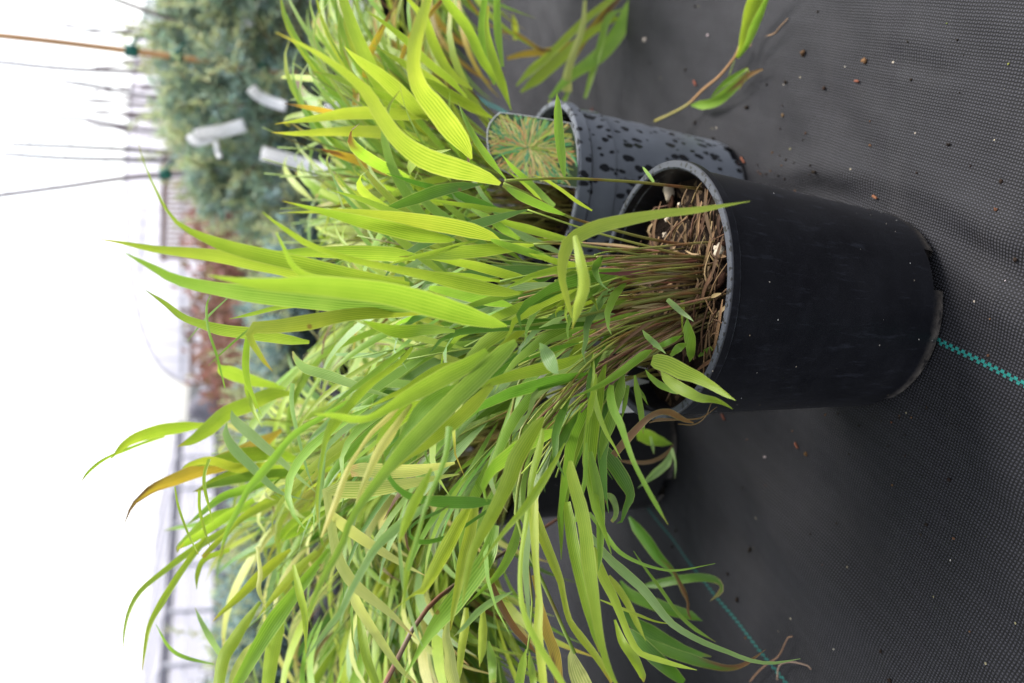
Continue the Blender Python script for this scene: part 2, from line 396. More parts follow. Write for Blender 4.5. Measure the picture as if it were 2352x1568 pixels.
def lump(mb, cen, rx, ry, rz, c, seed=0, rough=.35, rot=0, seg=7, rings=5):
    vs, fs = [], []; cr_, sr_ = math.cos(rot), math.sin(rot)
    for i in range(rings+1):
        ph = math.pi*i/rings
        for k in range(seg):
            th = 2*math.pi*k/seg
            d = Vector((math.sin(ph)*math.cos(th), math.sin(ph)*math.sin(th), math.cos(ph)))
            q = 1+rough*noise.noise(d*1.7+Vector((seed*3.1, seed*1.7, seed)))*2
            x, y, z = d.x*rx*q, d.y*ry*q, d.z*rz*q
            vs.append(Vector(cen)+Vector((x*cr_-y*sr_, x*sr_+y*cr_, z)))
    for i in range(rings):
        for k in range(seg): fs.append((i*seg+k, (i+1)*seg+k, (i+1)*seg+(k+1) % seg, i*seg+(k+1) % seg))
    mb.add(vs, fs, c)
def box(mb, a, b, wd, ht, c=(.5, .5, .5)):
    """a beam of section wd x ht from a to b"""
    a, b = Vector(a), Vector(b); t = (b-a).normalized(); s = t.cross(Vector((0, 0, 1)))
    s = s.normalized() if s.length > 1e-4 else Vector((1, 0, 0)); u = s.cross(t)
    vs = [p+s*(i*wd/2)+u*(j*ht/2) for p in (a, b) for i, j in ((-1, -1), (1, -1), (1, 1), (-1, 1))]
    mb.add(vs, [(0, 1, 2, 3), (7, 6, 5, 4), (0, 4, 5, 1), (1, 5, 6, 2), (2, 6, 7, 3), (3, 7, 4, 0)], c)
def to_cam(p): return (CAM-p).normalized()

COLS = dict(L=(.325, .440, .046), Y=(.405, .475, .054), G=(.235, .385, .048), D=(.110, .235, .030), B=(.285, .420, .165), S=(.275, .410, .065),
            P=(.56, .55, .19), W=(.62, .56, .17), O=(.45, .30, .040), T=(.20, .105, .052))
BROWN = (.17, .075, .03); STRAW = (.45, .33, .16)

# ================================================================= GROUND
POT1 = Vector((.0381, .4886, 0)); POT2 = Vector((.1343, .7026, 0))
_p3 = gr(1556, 1046); POT3 = Vector((_p3.x+.004, _p3.y+.064, 0))
def axis_pts(lo, hi, near_lo, near_hi, step):
    xs = []; x = near_lo
    while x <= near_hi: xs.append(x); x += step
    g = step; x = near_hi
    while x < hi: g *= 1.35; x += g; xs.append(min(x, hi))
    g = step; x = near_lo
    while x > lo: g *= 1.35; x -= g; xs.insert(0, max(x, lo))
    return xs
def seg_dist(p, a, b):
    ab = b-a; t = max(0, min(1, (p-a).dot(ab)/ab.dot(ab))); return (p-(a+ab*t)).length, t
FOLDS = []
for pts, amp, wid in (([(1860, 425), (2010, 462), (2150, 520), (2352, 640)], -.0045, .0085), ([(1700, 400), (1900, 395), (2120, 455), (2352, 560)], .0055, .012),
                      ([(2010, 500), (2170, 600), (2352, 760)], .0035, .010), ([(1570, 965), (1720, 1110), (1850, 1280), (1980, 1420)], .006, .022),
                      ([(1690, 960), (1850, 1100), (2050, 1300)], -.005, .030), ([(2030, 128), (2190, 168)], -.003, .005), ([(1700, 40), (1850, 200)], .003, .03),
                      ([(1640, 1180), (1770, 1330)], -.003, .012), ([(2240, 950), (2352, 1150)], .003, .02)):
    FOLDS.append(([gr(*p).to_2d() for p in pts], amp, wid))
def ground_z(x, y):
    z = .0035*noise.noise(Vector((x*7, y*7, 0)))+.0014*noise.noise(Vector((x*24, y*24, 3)))+.0026*noise.noise(Vector(((x+y)*8, (x-y)*30, 5)))
    p = Vector((x, y))
    if abs(x) < 1 and 0 < y < 1.4:
        for pl, amp, wid in FOLDS:
            dm, tm = 9, 0
            for i in range(len(pl)-1):
                d, t = seg_dist(p, pl[i], pl[i+1])
                if d < dm: dm, tm = d, (i+t)/(len(pl)-1)
            z += 1.5*amp*math.exp(-(dm/wid)**2)*(.35+.65*math.sin(math.pi*min(1, max(0, .1+.85*tm))))
    for P, rr in ((POT1, .075), (POT2, .07), (POT3, .075)):
        d = (p-P.to_2d()).length
        if d < rr+.03: z *= min(1, max(0, (d-rr)/.03))
    far = min(1, max(0, (max(abs(x), abs(y-.7))-1.5)/4)); return z*(1-far)
xs = axis_pts(-90, 90, -.62, .72, .0075); ys = axis_pts(-20, 160, .24, 1.25, .0075)
g = MB(); nx, ny = len(xs), len(ys)
g.add([Vector((x, y, ground_z(x, y))) for y in ys for x in xs], [(j*nx+i, j*nx+i+1, (j+1)*nx+i+1, (j+1)*nx+i) for j in range(ny-1) for i in range(nx-1)], (.04, .04, .05))
tag(g.build('ground', cloth_material()), kind='structure')

# ================================================================= POTS AND GRASS
def pot_mesh(H, Rt, Rb, m, parent, name='pot', notches=(), rings=(), n=120, lip=.0045, band=.007):
    o = .0032
    def rr(z): return Rb+(Rt-.0030-Rb)*(z/H)
    prof = [(Rb*.2, .0022), (Rb-.016, .0022), (Rb-.010, .0004), (Rb-.004, .0006), (Rb-.0008, .0026), (rr(.0075), .0075), (rr(.0115), .0115), (rr(H*.5), H*.5)]
    for z in rings: prof += [(rr(z)-.0006, z-.0012), (rr(z)+.0009, z), (rr(z)+.0011, z+.006)]
    prof += [(rr(H-band-.010), H-band-.010), (rr(H-band-.002), H-band-.002), (Rt-.0014, H-band), (Rt, H-band+.0012), (Rt, H-.0012), (Rt-.0008, H-.0002),
             (Rt-lip, H), (Rt-lip-.0012, H-.001), (Rt-lip-.0022, H-.012), (rr(H*.6)-.003, H*.6)]
    mb = MB()
    def skip(j, k):
        th = 2*math.pi*k/n
        for a, wd in notches:
            d = (th-a+math.pi) % (2*math.pi)-math.pi
            if abs(d) < wd and 1 <= j < 6: return True
        return False
    lathe(mb, prof, (.1, .1, .1), n, skip=skip, wob=.004)
    if notches:            # the dark wall and soil seen through the drain holes
        cb = MB(); lathe(cb, [(Rb-.010, .0030), (Rb-.009, .0125), (.002, .0128)], (.02, .02, .02), 48); cb.build('soil_core', M_SOIL, parent)
    ob = mb.build(name, m, parent); ob.data.set_sharp_from_angle(angle=R(28)); return ob
def soil_disc(Rr, z, parent, seed, amp=.004):
    mb = MB(); vs, fs = [Vector((0, 0, z))], []; n, rg = 72, 22
    for j in range(1, rg+1):
        for k in range(n):
            th = 2*math.pi*k/n; r = Rr*j/rg; x, y = r*math.cos(th), r*math.sin(th)
            vs.append(Vector((x, y, z+amp*(noise.noise(Vector((x*90, y*90, seed)))+.6*noise.noise(Vector((x*260, y*260, seed)))))))
    for k in range(n): fs.append((0, 1+k, 1+(k+1) % n))
    for j in range(rg-1):
        for k in range(n):
            a = 1+j*n+k; b = 1+j*n+(k+1) % n; fs.append((a, a+n, b+n, b))
    mb.add(vs, fs, (.02, .015, .01)); return mb.build('soil', M_SOIL, parent)

TRACES = '''
1 .46 .45 Y B 1755,590,15 1690,565,80 1500,505,135 1200,445,140 900,400,120 600,360,80 300,335,50 0,340,20 -150,345,3
1 .45 .43 L B 1350,590,15 1250,580,80 1000,540,130 750,480,130 500,420,110 250,355,70 0,290,30 -200,240,3
1 .48 .48 L B 900,370,60 700,300,60 500,220,45 240,145,3
1 .46 .46 L B 2060,635,20 1900,655,75 1600,685,115 1300,710,120 1100,735,60 850,740,5
1 .47 .46 L B 1000,745,60 800,720,130 500,705,130 200,700,100 0,700,80 -318,697,3
1 .45 .45 L B 1560,595,10 1400,630,30 1200,690,40 1000,740,35 690,830,3
1 .48 .47 L B 2130,990,20 1900,925,80 1600,840,85 1400,795,70 1200,765,30 1050,750,3
1 .43 .40 L B 1940,1070,15 1800,1060,90 1600,1025,125 1350,970,125 1100,910,90 800,850,65 500,785,55 250,715,50 0,615,55 -108,542,48 -308,402,20 -380,340,3
1 .47 .46 L B 1760,960,15 1500,930,70 1200,895,40 950,875,3
1 .40 .355 L B 1820,1365,15 1650,1325,115 1400,1255,185 1100,1165,215 750,1075,200 392,1030,190 42,1000,165 -358,990,110 -658,950,50 -873,907,3
1 .45 .43 S A 3300,800,30 2900,800,110 2350,785,145 1900,740,155 1500,695,150 1100,630,115 800,560,90 600,455,60 450,375,35 340,315,3
1 .46 .44 Y A 2858,560,60 2400,560,130 2000,510,120 1700,450,110 1500,410,118 1200,345,115 900,310,92 600,278,62 300,220,30 70,185,3
1 .44 .42 L A 2900,600,40 2500,540,110 2200,480,130 1800,390,140 1500,325,130 1200,240,105 1000,155,65 900,105,50 764,0,25 646,-196,22 529,-450,12 439,-744,2
1 .40 .38 L A 3000,700,30 2700,650,100 2350,600,110 2000,540,80 1850,430,50 1770,270,30 1700,130,10
1 .50 .50 L A 1900,790,30 1700,810,40 1500,860,35 1280,910,3
1 .46 .45 Y A 3100,850,30 2700,850,100 2350,870,110 2000,935,140 1700,975,120 1500,985,105 1465,1010,70 1460,1080,60 1520,1180,55 1590,1290,38 1650,1360,12 1670,1380,3
1 .52 .52 L A 2000,1120,30 1800,1100,90 1500,1050,110 1200,1010,100 1000,950,70 850,890,60 700,770,40 525,650,3
3 .74 .72 L A 1800,1540,10 1650,1500,60 1480,1460,100 1320,1400,120 1220,1360,110 1180,1320,5 1140,1270,3
1 .50 .50 L A 1445,1080,45 1430,1200,58 1425,1350,62 1445,1480,50 1490,1600,30 1570,1780,3
1 .52 .50 G A 1110,690,3 1075,800,20 1090,1000,22 1170,1250,22 1240,1530,10
1 .50 .50 G A 1480,980,15 1280,1150,20 1090,1330,3
1 .52 .52 B A 1260,725,10 1075,900,20 900,1110,4
1 .50 .47 B C 830,440,5 620,390,35 420,320,75 200,240,95 0,180,85 -80,100,50 -110,25,10
1 .40 .385 B P8 700,-60,10 760,10,120 820,130,190 880,240,180 930,320,110 965,370,5
1 .43 .42 L B 1350,1410,30 1100,1400,100 850,1420,120 650,1370,70 510,1310,5
1 .50 .50 D B 1600,90,10 1400,110,80 1200,150,110 1000,220,100 800,290,60 690,330,3
1 .54 .54 D B 1750,310,15 1600,270,80 1400,200,85 1200,130,60 1000,75,45 740,-10,5
1 .52 .52 L B 2050,350,10 1800,330,40 1500,290,50 1250,250,30 1110,225,3
1 .50 .50 L B 2500,620,15 2300,575,60 2000,490,75 1800,430,50 1640,365,3
1 .51 .51 G B 1930,580,30 1800,500,70 1650,390,60 1500,310,20
1 .48 .46 G B 2350,370,20 2150,290,70 1950,200,80 1780,100,20
1 .45 .37 Y H 2150,1655,30 2000,1590,120 1750,1520,190 1500,1440,190 1350,1350,170 1200,1220,140 1050,1000,125 950,830,105 800,690,75 600,540,50 400,420,35 130,290,3
1 .44 .33 Y H 1890,1430,20 1820,1300,150 1700,1150,200 1550,950,190 1430,800,150 1370,600,120 1380,400,120 1430,200,110 1500,0,70 1540,-100,40 1580,-230,5
2 .66 .62 L H 1850,880,20 1700,720,60 1500,560,70 1300,360,60 1100,200,35 945,95,3
2 .66 .60 Y H 1500,1080,20 1400,980,120 1200,790,135 1050,660,110 920,570,80 800,470,30 745,410,3
2 .67 .62 L H 2250,990,10 2130,720,60 2000,560,80 1850,250,90 1700,60,80 1620,-60,50 1500,-250,5
2 .67 .64 L H 1900,800,20 1700,650,80 1560,400,90 1480,180,70 1330,0,30 1250,-100,3
2 .68 .66 G H 2100,760,20 2000,500,80 1990,200,70 2010,0,55 2030,-200,20
2 .66 .64 L H 2240,960,10 2170,750,70 2080,500,80 2030,250,40 2040,50,20
2 .69 .68 G H 2170,600,30 2130,300,70 2120,0,60 2130,-200,20
2 .66 .66 Y H 1600,1040,30 1300,1030,90 1000,1010,110 750,1020,100 500,1060,60 120,1115,3
2 .66 .66 Y H 1500,1250,30 1200,1200,110 900,1180,100 600,1185,70 300,1200,40 95,1190,3
2 .65 .65 O H 1150,1530,110 900,1450,90 700,1390,60 540,1340,10
2 .67 .67 L H 1400,950,60 1150,880,70 900,790,70 650,690,40 460,640,5
2 .68 .67 O H 640,1010,50 450,970,45 210,930,5
2 .69 .69 O H 850,950,60 850,800,55 760,540,40 700,340,5
2 .69 .69 O H 940,700,70 960,520,70 1040,350,60 1110,210,40 1160,100,5
2 .70 .70 O H 1250,560,40 1330,360,50 1470,180,50 1600,30,40 1700,-80,5
2 .66 .64 L H 1750,860,20 1550,740,90 1400,640,90 1200,520,40 1000,400,5
2 .65 .63 L H 2080,1060,20 1900,960,90 1700,850,90 1520,740,60 1400,690,5
1 .47 .46 G H 2200,1610,10 2050,1430,65 1920,1240,55 1830,1060,35 1770,915,3
1 .48 .47 G P5 1125,1215,10 1110,1130,60 1080,900,115 1045,600,130 1030,300,110 1025,150,65 1015,45,3
1 .50 .50 G P5 980,1600,60 800,1440,90 600,1250,95 400,1060,60 250,880,3
1 .50 .49 L P5 830,1568,30 680,1400,45 500,1240,35 300,1095,3
1 .49 .48 Y P5 1500,1660,20 1300,1540,50 1100,1390,45 900,1260,40 700,1168,3
1 .50 .49 B P6 860,1020,35 800,930,45 740,850,35 706,805,3
1 .40 .34 Y R5 1555,650,10 1520,520,40 1490,400,45 1495,270,70 1540,150,90 1700,60,90 1900,10,78 2150,-35,55 2369,-57,42 2720,-115,3
1 .37 .37 Y R5 1570,110,30 1600,250,60 1630,430,75 1590,580,65 1555,720,3
1 .41 .37 Y P2 590,775,130 640,790,200 800,830,230 1000,930,220 1200,1010,170 1400,1120,120 1600,1250,70 1745,1335,3
1 .42 .39 L P2 710,930,10 800,1040,120 950,1150,160 1100,1230,150 1250,1300,120 1450,1330,80 1600,1390,40 1705,1457,3
1 .43 .42 G P2 500,910,10 570,1010,60 700,1120,90 850,1190,80 950,1250,10
1 .46 .44 G P2 1110,805,10 1130,700,110 1120,500,150 1085,350,120 1075,190,3
1 .43 .42 B P2 460,365,10 520,450,70 640,560,80 780,690,10
1 .45 .44 G P2 600,600,20 750,560,80 900,490,75 1010,440,10
1 .44 .43 B P2 800,-60,60 900,30,80 1000,120,70 1100,190,40 1165,248,3
1 .46 .46 Y P2 1015,450,10 1005,200,30 1010,60,60 1010,-40,50
1 .43 .40 G P2 590,640,20 500,680,110 300,830,110 100,980,100 -100,1110,70 -350,1230,30 -600,1320,3
1 .45 .44 G P2 850,720,40 960,610,110 1060,560,40
1 .46 .44 G P2 1230,730,20 1300,680,70 1420,610,60
1 .42 .36 G E 800,330,40 790,430,75 820,560,75 880,680,65 930,830,50 1000,1020,40 1100,1220,40 1200,1400,40 1310,1586,3
1 .48 .46 D E 560,700,20 650,830,100 780,990,130 900,1170,125 970,1320,80 930,1430,50 890,1560,20 850,1575,3
1 .46 .45 G E 900,240,40 880,370,90 830,530,80 780,680,110 730,830,80 700,1000,3
1 .45 .44 G E 1010,240,20 1030,380,55 1060,550,55 1080,700,40 1088,770,3
1 .45 .44 G E 1050,350,10 1090,430,30 1130,510,3
1 .46 .45 G E 950,330,30 920,500,40 890,650,3
1 .43 .42 L E 665,230,15 650,350,40 615,500,60 600,590,45 580,690,3
1 .46 .45 D E 500,560,20 450,650,60 350,800,120 290,960,70 230,1080,10
1 .41 .36 L C 2150,620,30 2100,680,100 2000,830,140 1900,1000,150 1850,1150,140 1760,1350,120 1650,1568,110 1580,1690,90 1500,1860,70 1450,2090,50 1420,2300,10
1 .41 .35 L C 2140,720,20 2110,900,70 2040,1150,60 2020,1350,45 1990,1568,45 1945,1850,35 1935,2100,40 1960,2350,50 2050,2580,60 2150,2750,60 2300,2990,60 2400,3150,20
1 .40 .38 L C 2340,850,10 2250,1020,40 2150,1180,70 2040,1350,75 1940,1480,60 1800,1640,40 1650,1840,20 1560,1980,3
1 .42 .41 G E 580,850,20 570,1000,40 560,1200,40 500,1400,45 480,1560,20
1 .42 .37 L E 430,1010,30 440,1120,90 480,1280,110 530,1450,120 565,1640,115 590,1890,130 625,2140,110 655,2340,90 685,2540,75 730,2740,60 800,2940,50 880,3060,3
1 .43 .42 G E 610,930,40 640,1100,80 680,1300,90 700,1500,80 700,1700,65 695,1900,40 680,2010,3
1 .48 .47 B E 730,1310,30 800,1340,60 840,1430,50 835,1510,40 800,1560,30
1 .43 .38 Y D 2080,-200,30 2060,0,85 2070,250,75 2080,480,55 2100,700,50 2110,900,70 2100,1100,80 2120,1300,75 2150,1567,70 2170,1700,10
1 .44 .40 Y F 100,-60,30 130,100,80 200,300,90 280,500,80 340,650,60 370,800,50 420,1000,50 520,1150,70 640,1300,60 740,1450,50 800,1567,20
1 .45 .41 L F 400,-60,60 430,150,100 460,350,105 520,600,110 580,850,100 640,1100,60 690,1300,3
1 .46 .41 Y F 640,350,40 720,600,90 820,800,80 900,1000,60 970,1170,60 1060,1300,50 1200,1350,50 1400,1410,35 1570,1452,3
1 .44 .40 G F 600,40,30 720,190,40 850,370,40 1000,465,30 1200,535,22 1400,555,18 1735,493,3
1 .46 .41 B F 600,220,40 750,420,70 900,560,85 1080,720,80 1200,870,75 1350,1040,60 1600,1190,50 1850,1290,40 2050,1365,35 2250,1390,25 2500,1350,3
3 .50 .48 Y F 780,600,20 850,700,60 950,860,60 1030,1030,50 1110,1190,3
3 .48 .46 Y F 700,820,10 850,880,25 1050,960,25 1200,1015,15 1350,1040,3
3 .50 .48 G F 1000,380,5 1100,530,20 1250,730,30 1400,940,30 1550,1080,35 1740,1200,3
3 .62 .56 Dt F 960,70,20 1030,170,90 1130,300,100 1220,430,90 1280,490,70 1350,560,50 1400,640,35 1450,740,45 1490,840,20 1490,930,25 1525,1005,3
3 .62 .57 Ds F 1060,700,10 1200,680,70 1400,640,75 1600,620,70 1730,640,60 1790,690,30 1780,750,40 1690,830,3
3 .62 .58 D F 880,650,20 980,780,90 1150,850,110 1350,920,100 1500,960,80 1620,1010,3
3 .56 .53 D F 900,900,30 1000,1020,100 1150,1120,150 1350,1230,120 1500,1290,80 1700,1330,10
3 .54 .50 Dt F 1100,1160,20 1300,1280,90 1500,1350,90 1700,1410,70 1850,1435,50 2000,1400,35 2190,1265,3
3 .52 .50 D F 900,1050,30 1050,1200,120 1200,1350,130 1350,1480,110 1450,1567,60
3 .48 .46 L F 830,1000,20 900,1200,70 1000,1340,90 1080,1500,60 1090,1560,10
3 .45 .44 P F 440,1260,10 450,1350,90 490,1480,150 540,1600,170 580,1750,100
3 .47 .47 L D 1990,1265,10 1960,1400,70 1930,1567,80 1900,1750,10
3 .47 .47 L D 2020,1280,10 2040,1420,60 2060,1567,60 2080,1700,10
3 .46 .45 O F 90,600,20 160,850,50 220,1100,90 290,1300,100 330,1567,80 340,1700,30
1 .40 .355 S C 1900,-60,60 1750,60,150 1550,260,160 1350,450,160 1150,650,160 950,850,150 800,1010,110 650,1200,90 500,1400,70 400,1568,60 330,1770,60 200,2000,60 90,2220,50 30,2420,10
1 .42 .40 Y C 1680,330,60 1500,520,120 1300,700,110 1100,850,100 900,980,70 700,1160,40 560,1300,5
1 .40 .37 L C 1640,20,60 1500,130,130 1300,230,160 1100,340,150 900,450,120 750,540,80 600,620,60 450,640,70 300,610,60 90,590,10
1 .43 .41 Y C 1500,170,60 1250,170,80 1050,270,70 900,370,50 750,440,40 560,535,3
1 .44 .40 L C 970,-10,30 850,130,45 650,270,60 500,400,80 380,540,70 280,650,110 200,780,60 170,900,35 140,1100,30 110,1350,30 120,1568,10
1 .45 .43 G C 900,10,40 700,160,60 550,280,55 400,390,40 200,560,20 100,640,3
1 .45 .43 B C 480,400,20 330,540,30 200,680,60 100,770,40 10,865,3
1 .41 .38 W C 850,520,20 750,620,50 600,760,40 480,930,30 400,1060,45 340,1200,55 290,1350,60 230,1500,50 150,1700,20
1 .42 .39 W C 960,500,30 850,650,60 750,800,90 660,930,80 580,1100,60 500,1300,40 440,1500,15
1 .43 .42 L C 1100,480,60 950,560,130 800,670,130 700,770,70 640,900,10
1 .42 .41 G C 1400,330,40 1200,430,120 1050,560,130 950,700,90 850,850,60 760,960,3
1 .43 .42 L C 2500,60,30 2350,130,90 2150,180,110 1900,240,100 1700,300,70 1500,365,3
3 .47 .46 P C 1350,1030,20 1200,1060,60 950,1100,110 700,1100,130 500,1090,120 410,1110,90
3 .47 .44 P C 1390,1130,10 1200,1160,40 950,1210,90 700,1250,130 450,1270,150 250,1270,150 200,1290,100 210,1400,70 230,1500,80 245,1640,75 290,1860,90 370,2030,100 480,2160,100 650,2290,80 800,2410,50 1000,2610,3
3 .46 .45 P D 230,30,50 350,150,100 500,260,95 640,350,80 850,480,50 1100,610,3
3 .47 .46 P D 420,700,60 470,850,90 560,1000,80 680,1180,70 780,1330,60 880,1460,40 1000,1567,20
3 .48 .46 L D 490,950,40 520,1150,80 560,1350,80 640,1567,70 680,1700,10
1 .42 .38 B D 1100,-30,60 900,110,80 750,240,90 640,350,70 520,550,60 420,730,55 330,920,55 230,1050,50 100,1220,30 0,1340,8
1 .43 .41 Y D 1500,-50,40 1400,120,110 1250,400,130 1130,620,100 1060,740,60 980,770,20 760,940,3
1 .44 .42 Y D 1540,-100,60 1490,200,100 1420,480,100 1380,700,70 1340,900,50 1310,1100,3
1 .46 .42 G D 1720,150,60 1650,420,150 1500,650,170 1330,870,170 1200,1030,130 1080,1200,70 980,1370,30 870,1560,5
1 .46 .44 G D 1920,130,40 1880,320,90 1780,530,70 1650,680,40 1450,870,5
1 .42 .42 D C 1690,1380,40 1500,1385,110 1250,1380,110 1000,1350,70 850,1270,50 760,1160,40 720,1050,40 700,950,15
1 .43 .42 D D 1640,20,30 1450,150,30 1300,240,32 1180,285,40 1050,300,45 960,260,30 940,190,20 1020,110,25 1200,30,30 1300,-30,5
1 .38 .36 L C 1140,1080,20 1060,1250,80 980,1400,90 910,1568,80 870,1680,40 850,1750,10
1 .37 .36 L D 1080,0,30 1000,300,45 930,520,60 900,750,30 890,900,20
1 .37 .35 G C 1300,700,60 1270,950,50 1200,1150,45 1110,1360,40 1050,1550,30 1000,1750,40 930,2000,30
1 .41 .40 B D 845,230,20 860,450,35 890,680,40 940,900,35 1000,1100,25 1060,1240,3
3 .48 .47 P D 1290,1010,30 1270,1150,70 1300,1300,90 1310,1450,110 1340,1567,100 1360,1750,20
3 .52 .52 Y D 1450,890,40 1440,1050,80 1410,1250,70 1390,1450,50 1370,1600,10
3 .53 .53 Y D 1600,920,40 1600,1100,80 1590,1280,70 1570,1430,3
3 .53 .53 G D 1650,1190,20 1680,1350,80 1690,1567,60
1 .46 .45 B D 1870,745,10 1700,830,60 1560,930,60 1440,1060,40 1340,1150,3
3 .50 .49 T D 1660,620,50 1760,850,60 1880,1060,60 2000,1200,50 2090,1310,10
3 .72 .68 L G 1830,90,40 1650,100,120 1450,190,140 1250,270,130 1100,400,130 950,510,80 810,570,3
3 .72 .66 L G 1060,375,40 850,400,100 650,430,110 450,490,90 330,560,60 205,690,3
3 .73 .66 L G 700,470,30 500,540,25 320,610,30 200,660,25 100,720,30 0,810,25 -60,900,3
3 .70 .66 O G 1750,420,30 1500,580,150 1250,700,160 1000,780,130 800,860,110 600,940,80 480,1030,50 400,1110,25 325,1290,3
3 .60 .58 B G 1300,240,3 1330,330,80 1450,440,95 1600,570,80 1750,700,55 1900,840,35 2060,980,3
3 .59 .57 B G 1260,350,5 1250,460,60 1330,600,90 1480,750,80 1650,920,55 1780,1000,25 1970,1050,3
1 .42 .39 G G 2350,170,40 2100,310,50 1850,470,60 1700,650,70 1550,830,80 1450,950,60 1350,1150,50 1250,1350,40 1200,1568,20
3 .70 .68 G G 2100,800,20 1800,800,70 1500,830,90 1250,880,70 1070,930,30 950,980,3
3 .70 .66 Y G 1940,900,40 1800,990,90 1600,1090,90 1400,1210,60 1300,1310,35 1150,1450,50 1040,1567,40
3 .70 .66 L G 1500,1050,50 1250,1200,80 1050,1340,70 900,1430,60 820,1490,10
3 .70 .66 L G 2150,1150,30 2000,1240,90 1880,1330,80 1740,1430,3
3 .60 .58 L G 1430,-60,25 1440,60,45 1500,250,35 1580,400,3
3 .55 .55 B G 1850,0,40 1840,160,40 1870,350,35 1970,750,22 2040,950,3
3 .55 .54 L G 1100,680,30 1060,800,30 1060,950,30 1140,1280,3
3 .55 .54 L G 1010,960,25 1010,1120,25 1050,1300,25 1110,1480,3
3 .55 .54 L G 790,930,12 820,1100,20 900,1330,20 1000,1540,8
1 .44 .43 B G 2150,500,30 2120,700,40 2090,900,40 2075,1150,35 2095,1340,5
1 .43 .41 T E 820,960,60 930,830,70 1050,700,60 1150,610,50 1250,570,50 1340,580,60 1450,640,40 1540,670,10
1 .43 .42 T E 1140,670,5 1230,640,30 1400,640,15 1600,625,12 1750,525,4
1 .42 .42 T E 1400,680,6 1540,685,10 1640,620,8 1700,490,5
3 .60 .58 T E 860,1010,10 1000,1025,35 1150,1020,35 1280,960,35 1360,860,3
3 .64 .63 G E 1350,860,5 1250,840,80 1120,800,130 1040,770,110 1025,760,30
3 .62 .62 B E 1340,920,20 1300,1030,70 1200,1120,70 1040,1255,3
3 .61 .61 B E 1150,790,20 1170,880,30 1182,950,3
3 .62 .62 B E 1340,900,30 1375,1030,20 1372,1170,3
3 .72 .64 L R7 1550,470,40 1250,650,45 1050,800,35 920,910,30 850,1030,25 815,1160,15 805,1280,4
3 .70 .62 L R7 1350,560,40 1200,760,40 1060,980,45 980,1130,30 950,1270,20 930,1430,4
3 .64 .58 G R7 2150,640,30 1950,900,75 1800,1100,110 1680,1290,90 1560,1500,70 1480,1620,20
3 .66 .62 Y R7 1900,640,20 1800,720,60 1680,830,70 1560,950,50 1450,1050,25 1390,1110,4
3 .64 .60 L R7 1700,980,20 1600,1120,60 1530,1230,80 1460,1350,80 1430,1512,70 1410,1650,10
3 .66 .64 L R7 1850,1090,20 1820,1150,80 1780,1300,95 1750,1512,80 1730,1640,20
3 .60 .58 Y R7 1920,740,20 1960,920,50 1995,1080,40 2000,1320,4
3 .66 .66 B R7 1450,1340,30 1370,1210,40 1310,1100,25 1275,1020,4
3 .66 .66 G R7 1400,1390,10 1200,1340,25 1100,1270,20 1020,1130,4
3 .52 .52 B R7 2115,-20,30 2100,200,35 2075,400,25 2090,500,4
3 .72 .68 L R7 2200,110,30 1900,130,90 1600,140,90 1400,200,60 1280,260,15
3 .70 .68 L R7 2140,380,30 1980,440,80 1870,520,60 1815,595,4
3 .66 .62 Y R7 2070,650,30 1950,760,55 1830,900,50 1740,1010,20 1680,1090,4
3 .70 .66 L R7 1500,640,30 1340,700,35 1290,800,30 1285,900,4
3 .62 .60 P R7 1680,620,20 1700,800,30 1690,900,30 1740,1030,4
3 .72 .68 L R7 1640,360,40 1380,430,60 1250,540,40 1170,620,30 1160,660,4
3 .66 .62 P R7 1720,1230,40 1620,1320,70 1540,1450,60 1500,1600,20
3 .72 .68 G R7 1800,170,40 1600,250,60 1450,300,50 1300,420,30 1230,470,4
3 .70 .66 Y R7 1750,90,40 1560,110,60 1380,60,55 1250,80,30 1190,110,4
3 .71 .67 L R7 1950,60,40 1800,10,90 1600,20,100 1400,60,60 1210,90,10
'''
SCALE = {1: 1., 2: 1., 3: 1.}
LEAVES = {1: [], 2: [], 3: []}
for ln in TRACES.strip().split('\n'):
    if ln.startswith('#') or not ln.strip(): continue
    k = ln.split(); pl = int(k[0]); y0, y1 = float(k[1]), float(k[2]); cc = k[3]; crop = k[4]
    P = []; f = CROP[crop][2]
    for s in k[5:]:
        a = [float(q) for q in s.split(',')]; x, y = cv(crop, a[0], a[1]); P.append((x, y, a[2]*f))
    LEAVES[pl].append((y0, y1, cc, P))
